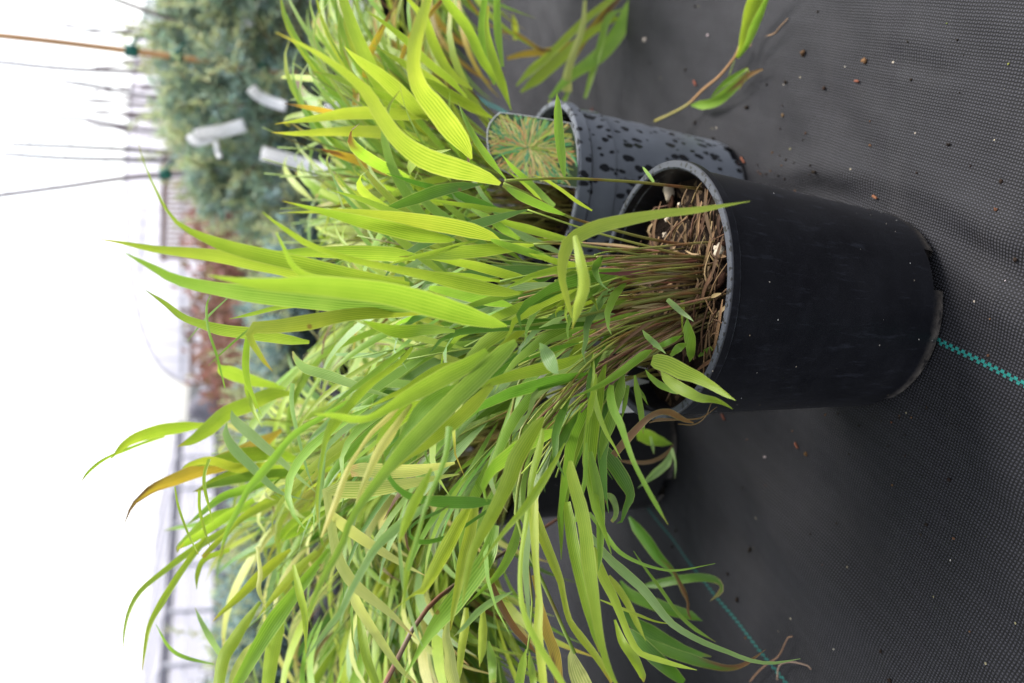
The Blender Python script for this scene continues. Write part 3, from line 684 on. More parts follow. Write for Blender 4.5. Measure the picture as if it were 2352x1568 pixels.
def trace_blade(mb, lf):
    y0, y1, cc, P = lf
    px = cr([(p[0], p[1], 0) for p in P], 22)
    # widths follow the control points by arc length
    L = [0]
    for i in range(1, len(P)): L.append(L[-1]+math.hypot(P[i][0]-P[i-1][0], P[i][1]-P[i-1][1]))
    pts, ws = [], []; bow = random.uniform(-.012, .012)
    for i, q in enumerate(px):
        u = i/(len(px)-1); s = u*L[-1]; j = 0
        while j < len(L)-2 and L[j+1] < s: j += 1
        v = min(1, max(0, (s-L[j])/max(1e-6, L[j+1]-L[j]))); v = v*v*(3-2*v)*.5+v*.5
        wpx = P[j][2]*(1-v)+P[j+1][2]*v
        p = at(q.x, q.y, y0+(y1-y0)*u+bow*math.sin(u*math.pi)); pts.append(p); ws.append(max(.00025, wpx*zc(p)/FPX))
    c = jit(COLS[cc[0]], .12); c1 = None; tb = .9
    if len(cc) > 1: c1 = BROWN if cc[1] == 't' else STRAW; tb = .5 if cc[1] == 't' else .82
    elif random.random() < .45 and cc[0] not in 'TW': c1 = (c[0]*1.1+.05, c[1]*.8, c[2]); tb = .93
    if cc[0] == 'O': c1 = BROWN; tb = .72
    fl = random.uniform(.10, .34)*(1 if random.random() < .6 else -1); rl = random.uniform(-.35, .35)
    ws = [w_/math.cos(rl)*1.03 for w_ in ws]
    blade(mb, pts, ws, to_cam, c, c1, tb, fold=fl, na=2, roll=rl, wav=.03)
    return sum(w_ for w_ in ws)*L[-1]
def leaf_parts(idx, parent, most=100):
    o = parent.location.copy(); items = []
    for lf in LEAVES[idx]:
        mb = MB(); a = trace_blade(mb, lf); items.append((a, mb))
    items.sort(key=lambda q: -q[0]); rest = MB()
    for i, (a, mb) in enumerate(items):
        if i < most: mb.build('leaf', M_LEAF, parent, o)
        else: rest.add(mb.v, mb.f, mb.c, mb.uv)
    return rest
def culm_cf(base, top):
    nodes = [random.uniform(.2, .35), random.uniform(.5, .65), random.uniform(.8, .92)]
    def f(u):
        c = tuple(base[q]*(1-u)+top[q]*u for q in range(3))
        for nd in nodes:
            if nd-.07 < u < nd: k = .45+.4*(nd-u)/.07; return (c[0]*k*1.2+.02, c[1]*k*.75, c[2]*k)
        return c
    return f
def grass_clump(foliage, stems, cen, n, soil_z, Rr, az_fun, Lr=(.24, .36), tilt=(8, 40), leaves=(5, 8), leafL=(.10, .17), pal='LLLLYYGGGBD', droop=1.0, na=1, lo=.35):
    for i in range(n):
        az = az_fun(); rb = Rr*math.sqrt(random.random())*.75; ba = random.uniform(0, 6.283)
        p = cen+Vector((rb*math.cos(ba), rb*math.sin(ba), soil_z-.006))
        tl = R(random.uniform(*tilt)); d = Vector((math.sin(tl)*math.cos(az), math.sin(tl)*math.sin(az), math.cos(tl)))
        L = random.uniform(*Lr); out = Vector((math.cos(az), math.sin(az), -.35*droop)); pts = [p.copy()]; K = 9
        for k in range(K):
            u = (k+1)/K; dd = (d+out*(u*u*.85*math.sin(tl)*1.3)).normalized(); p = p+dd*(L/K); pts.append(p.copy())
        bc = jit((.16, .13, .03), .3); tc_ = jit((.17, .27, .03), .25)
        tube(stems, pts, .0011, .0005, None, 5, culm_cf(bc, tc_))
        nl = random.randint(*leaves); side = random.choice((-1, 1))
        for q in range(nl):
            u = lo+(1-lo)*(q+.5)/nl; fi = u*K; k = min(K-1, int(fi)); b = pts[k].lerp(pts[k+1], fi-k)
            t = (pts[k+1]-pts[k]).normalized(); side = -side
            lat = t.cross(Vector((math.cos(az), math.sin(az), 0)));
            lat = lat.normalized() if lat.length > .05 else Vector((math.cos(az+1.57), math.sin(az+1.57), 0))
            dv = (t*random.uniform(.7, 1.2)+lat*side*random.uniform(.2, .7)+Vector((math.cos(az), math.sin(az), 0))*random.uniform(0, .35)).normalized()
            LL = random.uniform(*leafL)*(1.0 if q < nl-1 else .8); wd = LL*random.choice((random.uniform(.026, .045), random.uniform(.04, .072)))
            lp = [b.copy()]; S = 9; pp = b.copy(); gdr = random.uniform(.5, 1.5)*droop
            for s in range(S):
                v = (s+1)/S; dd = (dv+Vector((0, 0, -1))*(v*v*gdr)).normalized(); pp = pp+dd*(LL/S); lp.append(pp.copy())
            if min(x.z for x in lp) < .004:
                for x in lp: x.z = max(x.z, .004)
            if crowded_out(lp): continue
            ws = [wd*w_ for w_ in (.12, .62, .93, 1, .97, .88, .74, .55, .30, .03)]
            nd = random.gauss(0, .5)
            fc = Vector((math.sin(nd)*.7, random.uniform(-1.1, -.2), .35+random.uniform(0, .6)))
            c = jit(COLS[random.choice(pal)], .15); ex = random.random()
            c1, tb = (None, .9) if ex < .6 else ((c[0]*1.25, c[1]*.75, c[2]), .85) if ex < .93 else (BROWN, .6)
            blade(foliage, lp, ws, lambda x, f=fc: f, c, c1, tb, fold=random.uniform(-.3, .3), na=na)

# ---- front plant
SZ = .149
plant = thing('potted_grass', 'yellow-green broad-leaved grass in the black plastic pot nearest the camera', 'potted plant', POT1, 'pots of yellow-green ornamental grass')
def ang(P, px, py):
    q = gr(px, py); return math.atan2(q.y-P.y, q.x-P.x) % (2*math.pi)
na_ = [(ang(POT1, 2152, 632), R(12.5)), (ang(POT1, 2030, 925), R(10)), (ang(POT1, 2030, 925)-R(120)+.0, R(10)), (ang(POT1, 2030, 925)-R(200), R(10))]
pot_mesh(.1715, .0825, .0675, M_POT, plant, notches=na_)
soil_disc(.0765, SZ, plant, 1)
# thatch of old straw on the soil
th = MB()
def soil_pt(px, py, dz=0): return gr(px, py, SZ+dz)
for k in range(140):
    px, py = random.uniform(1475, 1690), random.gauss(560, 75) if k < 84 else random.gauss(720, 70)
    c = soil_pt(px, py, .003)
    if (c-POT1-Vector((0, 0, SZ))).to_2d().length > .068: continue
    a = random.gauss(-.5, .55); L = random.uniform(.010, .042); d = Vector((math.cos(a), math.sin(a), random.uniform(-.1, .25)))
    h = random.uniform(.001, .009); p0, p1 = c-d*L/2, c+d*L/2
    for p in (p0, p1):
        q = (p-POT1).to_2d()
        if q.length > .072: q = q.normalized()*.072; p.x, p.y = POT1.x+q.x, POT1.y+q.y
        p.z = max(SZ+.001, p.z+h)
    m_ = p0.lerp(p1, .5)+Vector((random.uniform(-.002, .002), random.uniform(-.002, .002), random.uniform(0, .003)))
    cc = jit(random.choice(((.16, .10, .05), (.25, .17, .09), (.08, .045, .025), (.10, .055, .03), (.05, .025, .015))), .2)
    if random.random() < .6: tube(th, cr([p0, m_, p1], 6), random.uniform(.0004, .0009), random.uniform(.0003, .0007), cc, 5)
    else: blade(th, cr([p0, m_, p1], 6), [.0008, .002, .0026, .0024, .0018, .0006], lambda x: Vector((.1, -.3, 1)), cc, None, .9, .4, 1)
th.build('straw', M_STRAW, plant, POT1)
for px, py, r, l in ((1535, 437, .0045, 1.7), (1652, 574, .0042, 1.2), (1533, 503, .0018, 1.2), (1528, 540, .0022, 1.), (1645, 745, .0016, 1.), (1560, 470, .0015, 1), (1648, 590, .002, 1.2)):
    mb = MB(); c = soil_pt(px, py, .004); lump(mb, c, r*l, r, r*.8, (.6, .5, .4), px, .4, random.uniform(0, 3), 9, 6); mb.build('perlite', M_PERL, plant, POT1)
for k in range(26):
    a = random.uniform(0, 6.28); r = .068*math.sqrt(random.random()); c = POT1+Vector((r*math.cos(a), r*math.sin(a), SZ+.003))
    mb = th if False else MB(); lump(mb, c, random.uniform(.003, .009), random.uniform(.0015, .004), .0015, jit((.035, .018, .011), .4), k, .5, random.uniform(0, 3)); mb.build('bark_chip', M_BIT, plant, POT1)
# stems seen singly, base end last
STEMS = [("P5", [(300, 1245), (700, 1225), (1120, 1215), (1700, 1240), (2200, 1275), (2420, 1300)], None, (1612, 433), 7, .47),
         ("B", [(1790, 80), (2050, 200), (2350, 372)], [(1400, 525), (1500, 550)], (1600, 566), 7, .48),
         ("R5", [(1300, 168), (1500, 165), (1900, 200), (2350, 160)], None, (1654, 554), 5.5, .47),
         ("R5", [(1085, 140), (1300, 160), (1480, 148), (1750, 190), (2050, 240)], None, (1640, 588), 5, .48),
         ("R5", [(1085, 410), (1280, 370), (1480, 320), (1720, 285), (2000, 250), (2300, 246)], None, (1640, 590), 6.5, .465),
         ("R5", [(1010, 545), (1220, 490), (1480, 430), (1900, 345), (2300, 300)], None, (1640, 608), 6.5, .46),
         ("R5", [(1250, 665), (1500, 580), (1780, 450), (2000, 392), (2300, 375)], None, (1630, 636), 7, .45),
         ("R5", [(1130, 705), (1330, 690), (1600, 640), (1900, 570), (2300, 490)], None, (1640, 672), 7, .44),
         ("P8", [(900, 850), (1000, 720), (1250, 350), (1500, 120), (1900, -180)], [(1500, 740)], (1612, 690), 6, .45),
         ("P8", [(770, 980), (900, 800), (1200, 400), (1480, 150), (1800, -100)], None, (1600, 700), 6, .46),
         ("P8", [(540, 1060), (800, 760), (1100, 560), (1480, 400), (1740, 120)], None, (1600, 715), 5.5, .47),
         ("E", [(130, 1130), (330, 780), (440, 560), (620, 350), (830, 90)], None, (1600, 700), 5.5, .45),
         ("E", [(580, 860), (700, 560), (800, 380), (960, 60)], None, (1605, 726), 5, .46),
         ("E", [(430, 1010), (520, 740), (620, 480), (850, 120)], None, (1590, 735), 5, .47),
         ("E", [(300, 1160), (360, 1000), (480, 780), (760, 330)], None, (1580, 745), 5, .475),
         ("D", [(1260, 1567), (1330, 700)], None, None, 0, .5),
         ("P8", [(290, 1568), (320, 900), (390, 600), (470, 400), (760, 60)], [(1400, 760)], (1585, 705), 8, .49),
         ("F", [(470, 1300), (330, 1000), (240, 780), (120, 540), (20, 300), (-20, 200)], [(1185, 1150), (1230, 1000), (1380, 840)], (1590, 720), 9, .44),
         ("D", [(2000, 1300), (2030, 1100), (2045, 800), (2000, 450), (1930, 150)], [(1187, 1100), (1200, 980), (1340, 820)], (1590, 700), 6, .47)]
for crop, pts, extra, base, rad, Y in STEMS:
    if base is None: continue
    P = [cv(crop, *p) for p in pts] + (extra or []); n = len(P); bp = soil_pt(*base)
    Yb = bp.y; W_ = []
    for i, p in enumerate(P): W_.append(at(p[0], p[1], Y+(Yb-Y)*(i/n)**1.5))
    W_.append(bp+Vector((0, 0, -.004))); W_ = cr(W_, 20); W_.reverse()
    rw = rad*.5*zc(W_[10])/FPX; mb = MB()
    tube(mb, W_, rw*1.05, rw*.85, None, 7, culm_cf(jit((.12, .085, .03), .25), jit((.20, .28, .035), .2)))
    mb.build('stem', M_STEM, plant, POT1)
# the thicket of thinner stems fanning to the left of the pot
st = MB(); fo = MB()
for k in range(92):
    u = random.random(); bpx, bpy_ = 1590+random.gauss(20, 26), 575+u*165+random.gauss(0, 12)
    bp = soil_pt(bpx, bpy_)
    if (bp-POT1).to_2d().length > .070: continue
    a = R(178-2*u*0) ; ex = random.uniform(1180, 1380)
    slope = .05+u*u*1.25+random.gauss(0, .17); ey = bpy_+(bpx-ex)*slope*.75
    Y = random.uniform(.44, .56); e = at(ex, ey, Y); m_ = bp.lerp(e, .5)+Vector((0, 0, .012))
    L_ = cr([bp+Vector((0, 0, -.004)), m_, e], 12)
    if random.random() < .68: b, t_ = jit((.11, .065, .025), .35), jit((.27, .36, .05), .25)
    else: b, t_ = jit((.19, .12, .06), .3), jit((.28, .19, .09), .3)
    tube(st, L_, random.uniform(.0006, .0011), .0005, None, 5, culm_cf(b, t_))
    if random.random() < .6:       # dead sheath clinging low on the stem
        i = random.randint(1, 6); q0_ = L_[i]; tt = (L_[i+3]-L_[i]).normalized()
        off = Vector((random.gauss(0, .4), random.gauss(0, .4), random.gauss(0, .3)))
        S_ = [q0_+tt*(.006*s_)+off*(.0016*s_*s_*.25) for s_ in range(7)]
        blade(st, S_, [.0012, .0026, .003, .0028, .0022, .0014, .0004], to_cam, jit(random.choice(((.30, .20, .11), (.20, .11, .06), (.38, .28, .16), (.14, .055, .04))), .25), None, .9, .6, 1, random.uniform(-.8, .8))
    if random.random() < .55:      # a leaf or two from the upper nodes
        for q in range(random.randint(1, 2)):
            i = random.randint(6, 11); b_ = L_[i]; t = (L_[11]-L_[5]).normalized()
            dv = (t+Vector((random.gauss(-.1, .35), random.gauss(0, .35), random.gauss(.05, .3)))).normalized(); LL = random.uniform(.05, .12); pp = b_.copy(); lp = [pp.copy()]
            for s in range(9):
                v = (s+1)/9; pp = pp+(dv+Vector((-.15, -.1, -.9))*(v*v*random.uniform(.5, 1.0))).normalized()*(LL/9); lp.append(pp.copy())
            wd = LL*random.uniform(.055, .085)
            blade(fo, lp, [wd*w_ for w_ in (.12, .62, .93, 1, .97, .88, .74, .55, .30, .03)], to_cam, jit(COLS[random.choice('LGGDDLB')], .15), None, .9, random.uniform(-.3, .3), 1, random.uniform(-.7, .7))
st.build('stem_thicket', M_STEM, plant, POT1)
rest = leaf_parts(1, plant)
fo.add(rest.v, rest.f, rest.c, rest.uv)
# inner leaves that close the crown behind the large ones
ins = MB()
grass_clump(fo, ins, POT1+Vector((-.02, .03, 0)), 36, SZ, .05, lambda: random.choice((random.gauss(1.9, .5), random.gauss(2.7, .4))), (.15, .23), (4, 24), (4, 6), (.09, .15), 'LLGGGDYB', .8, 1, .45)
ins.build('inner_stems', M_STEM, plant, POT1)
fo.build('foliage', M_LEAF, plant, POT1)

# ---- plant with the picture tag, behind on the right
plant2 = thing('potted_grass', 'lime grass in the water-spotted grey pot behind the front pot', 'potted plant', POT2, 'pots of yellow-green ornamental grass')
pot_mesh(.168, .0755, .0625, M_POT2, plant2, notches=[(ang(POT2, 1700, 360), R(9))], rings=(.1335,), band=.0115)
soil_disc(.069, .146, plant2, 4)
fo, st = MB(), MB()
st2 = random.getstate(); random.seed(21)
grass_clump(fo, st, POT2+Vector((-.012, .02, 0)), 100, .146, .052, lambda: random.gauss(1.75, 1.0), (.16, .27), (6, 38), (5, 8), (.10, .17), 'LLLYYYGGGS', .75, 1, .35)
st.build('stems', M_STEM, plant2, POT2); rest = leaf_parts(2, plant2); fo.add(rest.v, rest.f, rest.c, rest.uv)
fo.build('foliage', M_LEAF, plant2, POT2)

# ---- plant behind on the left, its pot half hidden
plant3 = thing('potted_grass', 'large drooping grass with pale straw leaves in the half-hidden pot behind the front pot', 'potted plant', POT3, 'pots of yellow-green ornamental grass')
pot_mesh(.165, .0815, .0665, M_POT3, plant3, notches=[(ang(POT3, 1540, 1120), R(9))])
soil_disc(.075, .143, plant3, 6)
fo, st = MB(), MB()
grass_clump(fo, st, POT3, 120, .143, .055, lambda: random.choice((random.gauss(2.9, .6), random.gauss(2.2, .8))), (.20, .31), (6, 44), (5, 8), (.11, .18), 'LLLYYYGGBPPSDW', .95, 1, .35)
grass_clump(fo, st, POT3, 62, .143, .055, lambda: random.gauss(3.35, .35), (.20, .32), (35, 62), (5, 8), (.11, .18), 'LGGDYBP', 1.5, 1, .35)
for pts, r in (([(1080+0, 1568), (1190+0, 1490), (1330, 1360)], 0),):
    pass
W_ = cr([at(870, 1600, .52), at(920, 1500, .50), at(965, 1420, .50), at(1050, 1340, .54), at(1300, 1180, .68)], 18)
tube(st, W_, .0016, .0011, None, 6, lambda u: (.16+.05*math.sin(u*30), .085, .05))
st.build('stems', M_STEM, plant3, POT3); rest = leaf_parts(3, plant3); fo.add(rest.v, rest.f, rest.c, rest.uv)
fo.build('foliage', M_LEAF, plant3, POT3)

# ---- a further plant between them and one at each edge of the picture
def far_clump(cx, cy, label, n, az, pal, **k):
    P = Vector((cx, cy, 0)); t = thing('potted_grass', label, 'potted plant', P, 'pots of yellow-green ornamental grass')
    pot_mesh(.168, .082, .067, M_POT3, t, n=48); soil_disc(.075, .146, t, cx*9)
    fo, st = MB(), MB(); grass_clump(fo, st, P, n, .146, .055, az, pal=pal, **k)
    st.build('stems', M_STEM, t, P); return t, fo, P
random.seed(33)
t, fo, P = far_clump(.06, 1.06, 'lime grass in the pot farthest back, in front of the spruces', 46, lambda: random.uniform(0, 6.28), 'LLLYYGGB', Lr=(.12, .20), tilt=(8, 45), leafL=(.10, .15), droop=1.1)
fo.build('foliage', M_LEAF, t, P)
t, fo, P = far_clump(-.47, .86, 'drooping grass cut off by the bottom edge of the photo, before the spruces', 76, lambda: random.uniform(0, 6.28), 'LLYYGBPPWD', Lr=(.18, .29), tilt=(8, 48), leafL=(.11, .18), droop=1.1)
fo.build('foliage', M_LEAF, t, P)
t, fo, P = far_clump(.60, 1.06, 'orange-tinted grass trailing over the cloth behind the water-spotted pot', 46, lambda: random.gauss(3.4, .9), 'OLLGGYO', Lr=(.2, .32), tilt=(30, 75), leafL=(.10, .17), droop=1.5)
for Y, cc, pts in ((.92, 'G', [(1410, 640, 20), (1540, 500, 60), (1720, 370, 90), (1850, 220, 95), (1920, 60, 70), (1990, -60, 30)]), (.93, 'L', [(1220, 600, 15), (1330, 510, 70), (1480, 380, 70), (1650, 230, 50), (1850, 110, 30)]),
                   (.92, 'L', [(1190, 560, 10), (1300, 450, 50), (1420, 350, 50), (1620, 150, 45), (1820, -10, 40), (1900, -100, 20)]), (.94, 'O', [(1500, 500, 20), (1600, 300, 55), (1720, 150, 50), (1860, -20, 40)]),
                   (.95, 'O', [(1130, 380, 20), (1250, 350, 40), (1420, 330, 45), (1580, 270, 30), (1720, 180, 10)]), (.95, 'Y', [(1190, 260, 40), (1180, 160, 40), (1165, 90, 5)]), (.94, 'O', [(1090, 200, 15), (1200, 230, 30), (1340, 320, 25), (1420, 330, 10)]),
                   (.93, 'G', [(1530, 600, 20), (1480, 690, 30), (1400, 660, 10)]), (.92, 'G', [(1640, 640, 20), (1690, 470, 40), (1740, 300, 45), (1790, 120, 45), (1880, 60, 10)]),
                   (.92, 'P', [(1520, 600, 60), (1530, 450, 50), (1620, 190, 40), (1640, 0, 20)])):
    f = CROP['R2'][2]; P_ = []
    for x, y, w_ in pts: a, b = cv('R2', x, y); P_.append((a, b, w_*f))
    trace_blade(fo, (Y, Y-.03, cc, P_))
fo.build('foliage', M_LEAF, t, P)

# ---- grass stem lying on the cloth, upper right of the pots
tg = gr(*cv('R3', 130, 690)); tr_ = thing('trailing_grass_stem', 'single browning grass stem with green leaves lying on the bare ground cloth', 'grass stem', Vector((tg.x, tg.y, 0)), None)
o = tr_.location.copy(); mb = MB()
pts = [gr(*cv('R3', x, y), z) for x, y, z in ((-90, 800, .030), (0, 760, .024), (130, 690, .014), (220, 600, .012), (330, 510, .012), (400, 430, .012), (450, 360, .014), (475, 290, .016))]
tube(mb, cr(pts, 18), .0011, .0011, None, 6, lambda u: (.30, .26, .05) if u < .35 else (.36, .20, .08)); mb.build('stem', M_STEM, tr_, o)
def flat_blade(pts, cc, z0, z1, c1=None, tb=.9, fold=.25):
    f = CROP['R3'][2]; n = len(pts); mb = MB(); P_ = []; ws = []
    C = cr([gr(*cv('R3', x, y), z0+(z1-z0)*i/(n-1)) for i, (x, y, w_) in enumerate(pts)], 18)
    for i, p in enumerate(C):
        u = i/17*(n-1); j = min(n-2, int(u)); ws.append(max(.0003, (pts[j][2]*(1-u+j)+pts[j+1][2]*(u-j))*f*zc(p)/FPX))
    blade(mb, C, ws, to_cam, jit(COLS[cc], .1), c1, tb, fold, 2, random.uniform(-.3, .3), .04); mb.build('leaf', M_LEAF, tr_, o)
flat_blade([(455, 380, 25), (490, 310, 60), (500, 220, 55), (530, 100, 90), (580, -20, 110), (640, -160, 60), (680, -260, 5)], 'L', .014, .03)
flat_blade([(470, 370, 15), (520, 290, 40), (560, 190, 60), (610, 80, 50), (660, -30, 20)], 'G', .016, .03)
flat_blade([(150, 695, 10), (230, 690, 60), (310, 670, 65), (400, 600, 75), (480, 530, 60), (540, 490, 35), (625, 455, 12)], 'G', .012, .012, (.33, .18, .09), .62)
flat_blade([(285, 640, 8), (350, 570, 25), (430, 510, 40), (510, 460, 35), (533, 455, 25), (520, 490, 15), (470, 595, 4)], 'G', .014, .012, (.33, .2, .08), .7)
mb = MB(); tube(mb, cr([gr(*cv('R3', x, y), .004) for x, y in ((455, 350), (520, 315), (580, 275), (640, 240), (700, 222), (735, 180), (790, 120))], 14), .0008, .0004, (.30, .19, .11), 5); mb.build('root', M_STRAW, tr_, o)
mb = MB(); tube(mb, cr([gr(*cv('R3', x, y), .006) for x, y in ((395, 520), (420, 450), (440, 390))], 6), .0006, .0004, (.2, .28, .04), 5); mb.build('root', M_STEM, tr_, o)

# dry roots and stalks lying at the lower left
for i, (pts, c) in enumerate((([(540, 1520), (600, 1450), (660, 1400), (730, 1350), (790, 1230), (820, 1222)], (.22, .13, .08)), ([(720, 1510), (730, 1420), (780, 1392), (850, 1395), (930, 1420), (945, 1440)], (.24, .17, .13)))):
    mb = MB(); W_ = cr([gr(*cv('R9', x, y), .006) for x, y in pts], 14); tube(mb, W_, .0007, .0004, c, 5)
    tag(mb.build('dry_stalk', M_STRAW, None, W_[0]), ('thin brown dry stalk bent upward on the cloth near the teal line', 'pale dry stalk on the cloth below the drooping leaf tips')[i], 'dry stalk', 'dry stalks on the ground cloth')

# ================================================================= PLANT TAGS IN THE POTS
random.seed(5)
# picture tag at the front rim of the spotted pot
TY = .632
def tagpt(x, y): 
    px, py = cv('P5', x, y); return at(px, py, TY+.010*(1290-x)/1200)
outl = [(1292, 1340), (1000, 1300), (650, 1250), (380, 1150), (190, 1060), (120, 950), (80, 840), (60, 700), (62, 560), (95, 460), (170, 365), (240, 312), (400, 330), (650, 365), (1000, 420), (1200, 460), (1262, 640), (1290, 850), (1302, 1100)]
tc_ = tagpt(700, 800); pt = thing('picture_tag', 'oval-ended plant tag printed with spiky grass, in the rim of the spotted pot', 'plant tag', tagpt(1290, 900))
o = pt.location.copy(); cP = [tagpt(*q) for q in outl]; cen = tagpt(700, 800); nrm = to_cam(cen)
def fan(mb, pts, c, off, thick=None):
    ce = sum(pts, Vector())/len(pts); n = len(pts); vs = [ce+nrm*off]+[p+nrm*off for p in pts]; fs = [(0, 1+(i+1) % n, 1+i) for i in range(n)]
    if thick:
        k = len(vs); vs += [ce+nrm*(off-thick)]+[p+nrm*(off-thick) for p in pts]
        fs += [(k, k+1+i, k+1+(i+1) % n) for i in range(n)] + [(1+i, 1+(i+1) % n, k+1+(i+1) % n, k+1+i) for i in range(n)]
    mb.add(vs, fs, c)
mb = MB(); fan(mb, [cen+(p-cen)*1.022 for p in cP], (.8, .8, .8), 0, .0006); mb.build('card', M_TAGW, pt, o, False)
mb = MB(); fan(mb, cP, (.1, .1, .1), .0003); mb.build('printed_backing', M_PHOTO, pt, o, False)
mb = MB(); hub = (620, 800)
def inside(x, y):
    c = False; n = len(outl)
    for i in range(n):
        x1, y1 = outl[i]; x2, y2 = outl[(i+1) % n]
        if (y1 > y) != (y2 > y) and x < (x2-x1)*(y-y1)/(y2-y1)+x1: c = not c
    return c
PC = ((.52, .56, .09), (.24, .42, .08), (.62, .50, .16), (.08, .28, .10), (.60, .28, .10), (.66, .62, .20), (.38, .52, .08), (.58, .44, .12), (.13, .38, .15))
for k in range(640):
    a = random.uniform(0, 6.283); r0 = random.uniform(10, 600)*random.random()**.5; L = random.uniform(120, 420)
    x0, y0 = hub[0]+r0*math.cos(a)*1.2, hub[1]+r0*math.sin(a); a2 = a+random.gauss(0, .22); bend = random.gauss(0, .35)
    pts = []
    for i in range(7):
        v = i/6; aa = a2+bend*v; q = (x0+L*v*math.cos(aa), y0+L*v*math.sin(aa))
        if not inside(*q): break
        pts.append(q)
    if len(pts) < 3: continue
    W3 = [tagpt(*q)+nrm*(.0005+k*1.2e-6) for q in pts]; n = len(W3); wd = random.uniform(.0008, .0017)
    blade(mb, W3, [wd*(.4+.6*math.sin(math.pi*min(1, .15+i/n))) for i in range(n)], lambda x: nrm, jit(random.choice(PC), .25), None, .9, 0, 1)
mb.build('printed_grass', M_PRINT, pt, o, False)

# white care tag in the front pot, half hidden by the stems
ct = thing('care_tag', 'white care tag with dark header and small print among the stems of the front pot', 'plant tag', at(1520, 905, .53))
o = ct.location.copy(); q0, q1, q2, q3 = at(1205, 872, .520), at(1340, 806, .525), at(1530, 858, .535), at(1490, 945, .530)
q4 = at(1312, 955, .520)
nrm = ((q1-q3).cross(q0-q2)).normalized(); nrm = nrm if nrm.dot(CAM-q0) > 0 else -nrm
mb = MB(); fan(mb, [q0, q1, q2, q3, q4], (.8, .8, .8), 0, .0006); mb.build('card', M_TAGW, ct, o, False)
def tq(u, v): return (q0.lerp(q1, v)).lerp(q3.lerp(q2, v), u)
mb = MB(); fan(mb, [tq(.30, .70), tq(.36, .985), tq(.97, .97), tq(.95, .72)], (0, 0, 0), .0003); mb.build('dark_header', M_INK, ct, o, False)
mb = MB(); fan(mb, [tq(.72, .04), tq(.70, .40), tq(.80, .42), tq(.84, .04)], (0, 0, 0), .0003); mb.build('dark_panel', M_INK, ct, o, False)
ux = (tq(.5, .05)-tq(.5, .65)).normalized()*.55+(tq(.6, .3)-tq(.3, .3)).normalized()*.8; ux.normalize(); uy = nrm.cross(ux)
for i, wd in enumerate(('ap', 'ates', 'inter', 'ntor')):
    fc = bpy.data.curves.new('print', 'FONT'); fc.body = wd; fc.size = .0042
    ft = bpy.data.objects.new('lettering', fc); col.objects.link(ft); dg = bpy.context.evaluated_depsgraph_get()
    me = bpy.data.meshes.new_from_object(ft.evaluated_get(dg)); bpy.data.objects.remove(ft)
    fo_ = bpy.data.objects.new('small_print', me); col.objects.link(fo_); me.materials.clear(); me.materials.append(M_INK); fo_.parent = ct
    p = tq(.33+.03*i, .46)+uy*(-.0046*i)+nrm*.0006-o
    fo_.matrix_local = Matrix(((ux.x, uy.x, nrm.x, p.x), (ux.y, uy.y, nrm.y, p.y), (ux.z, uy.z, nrm.z, p.z), (0, 0, 0, 1)))

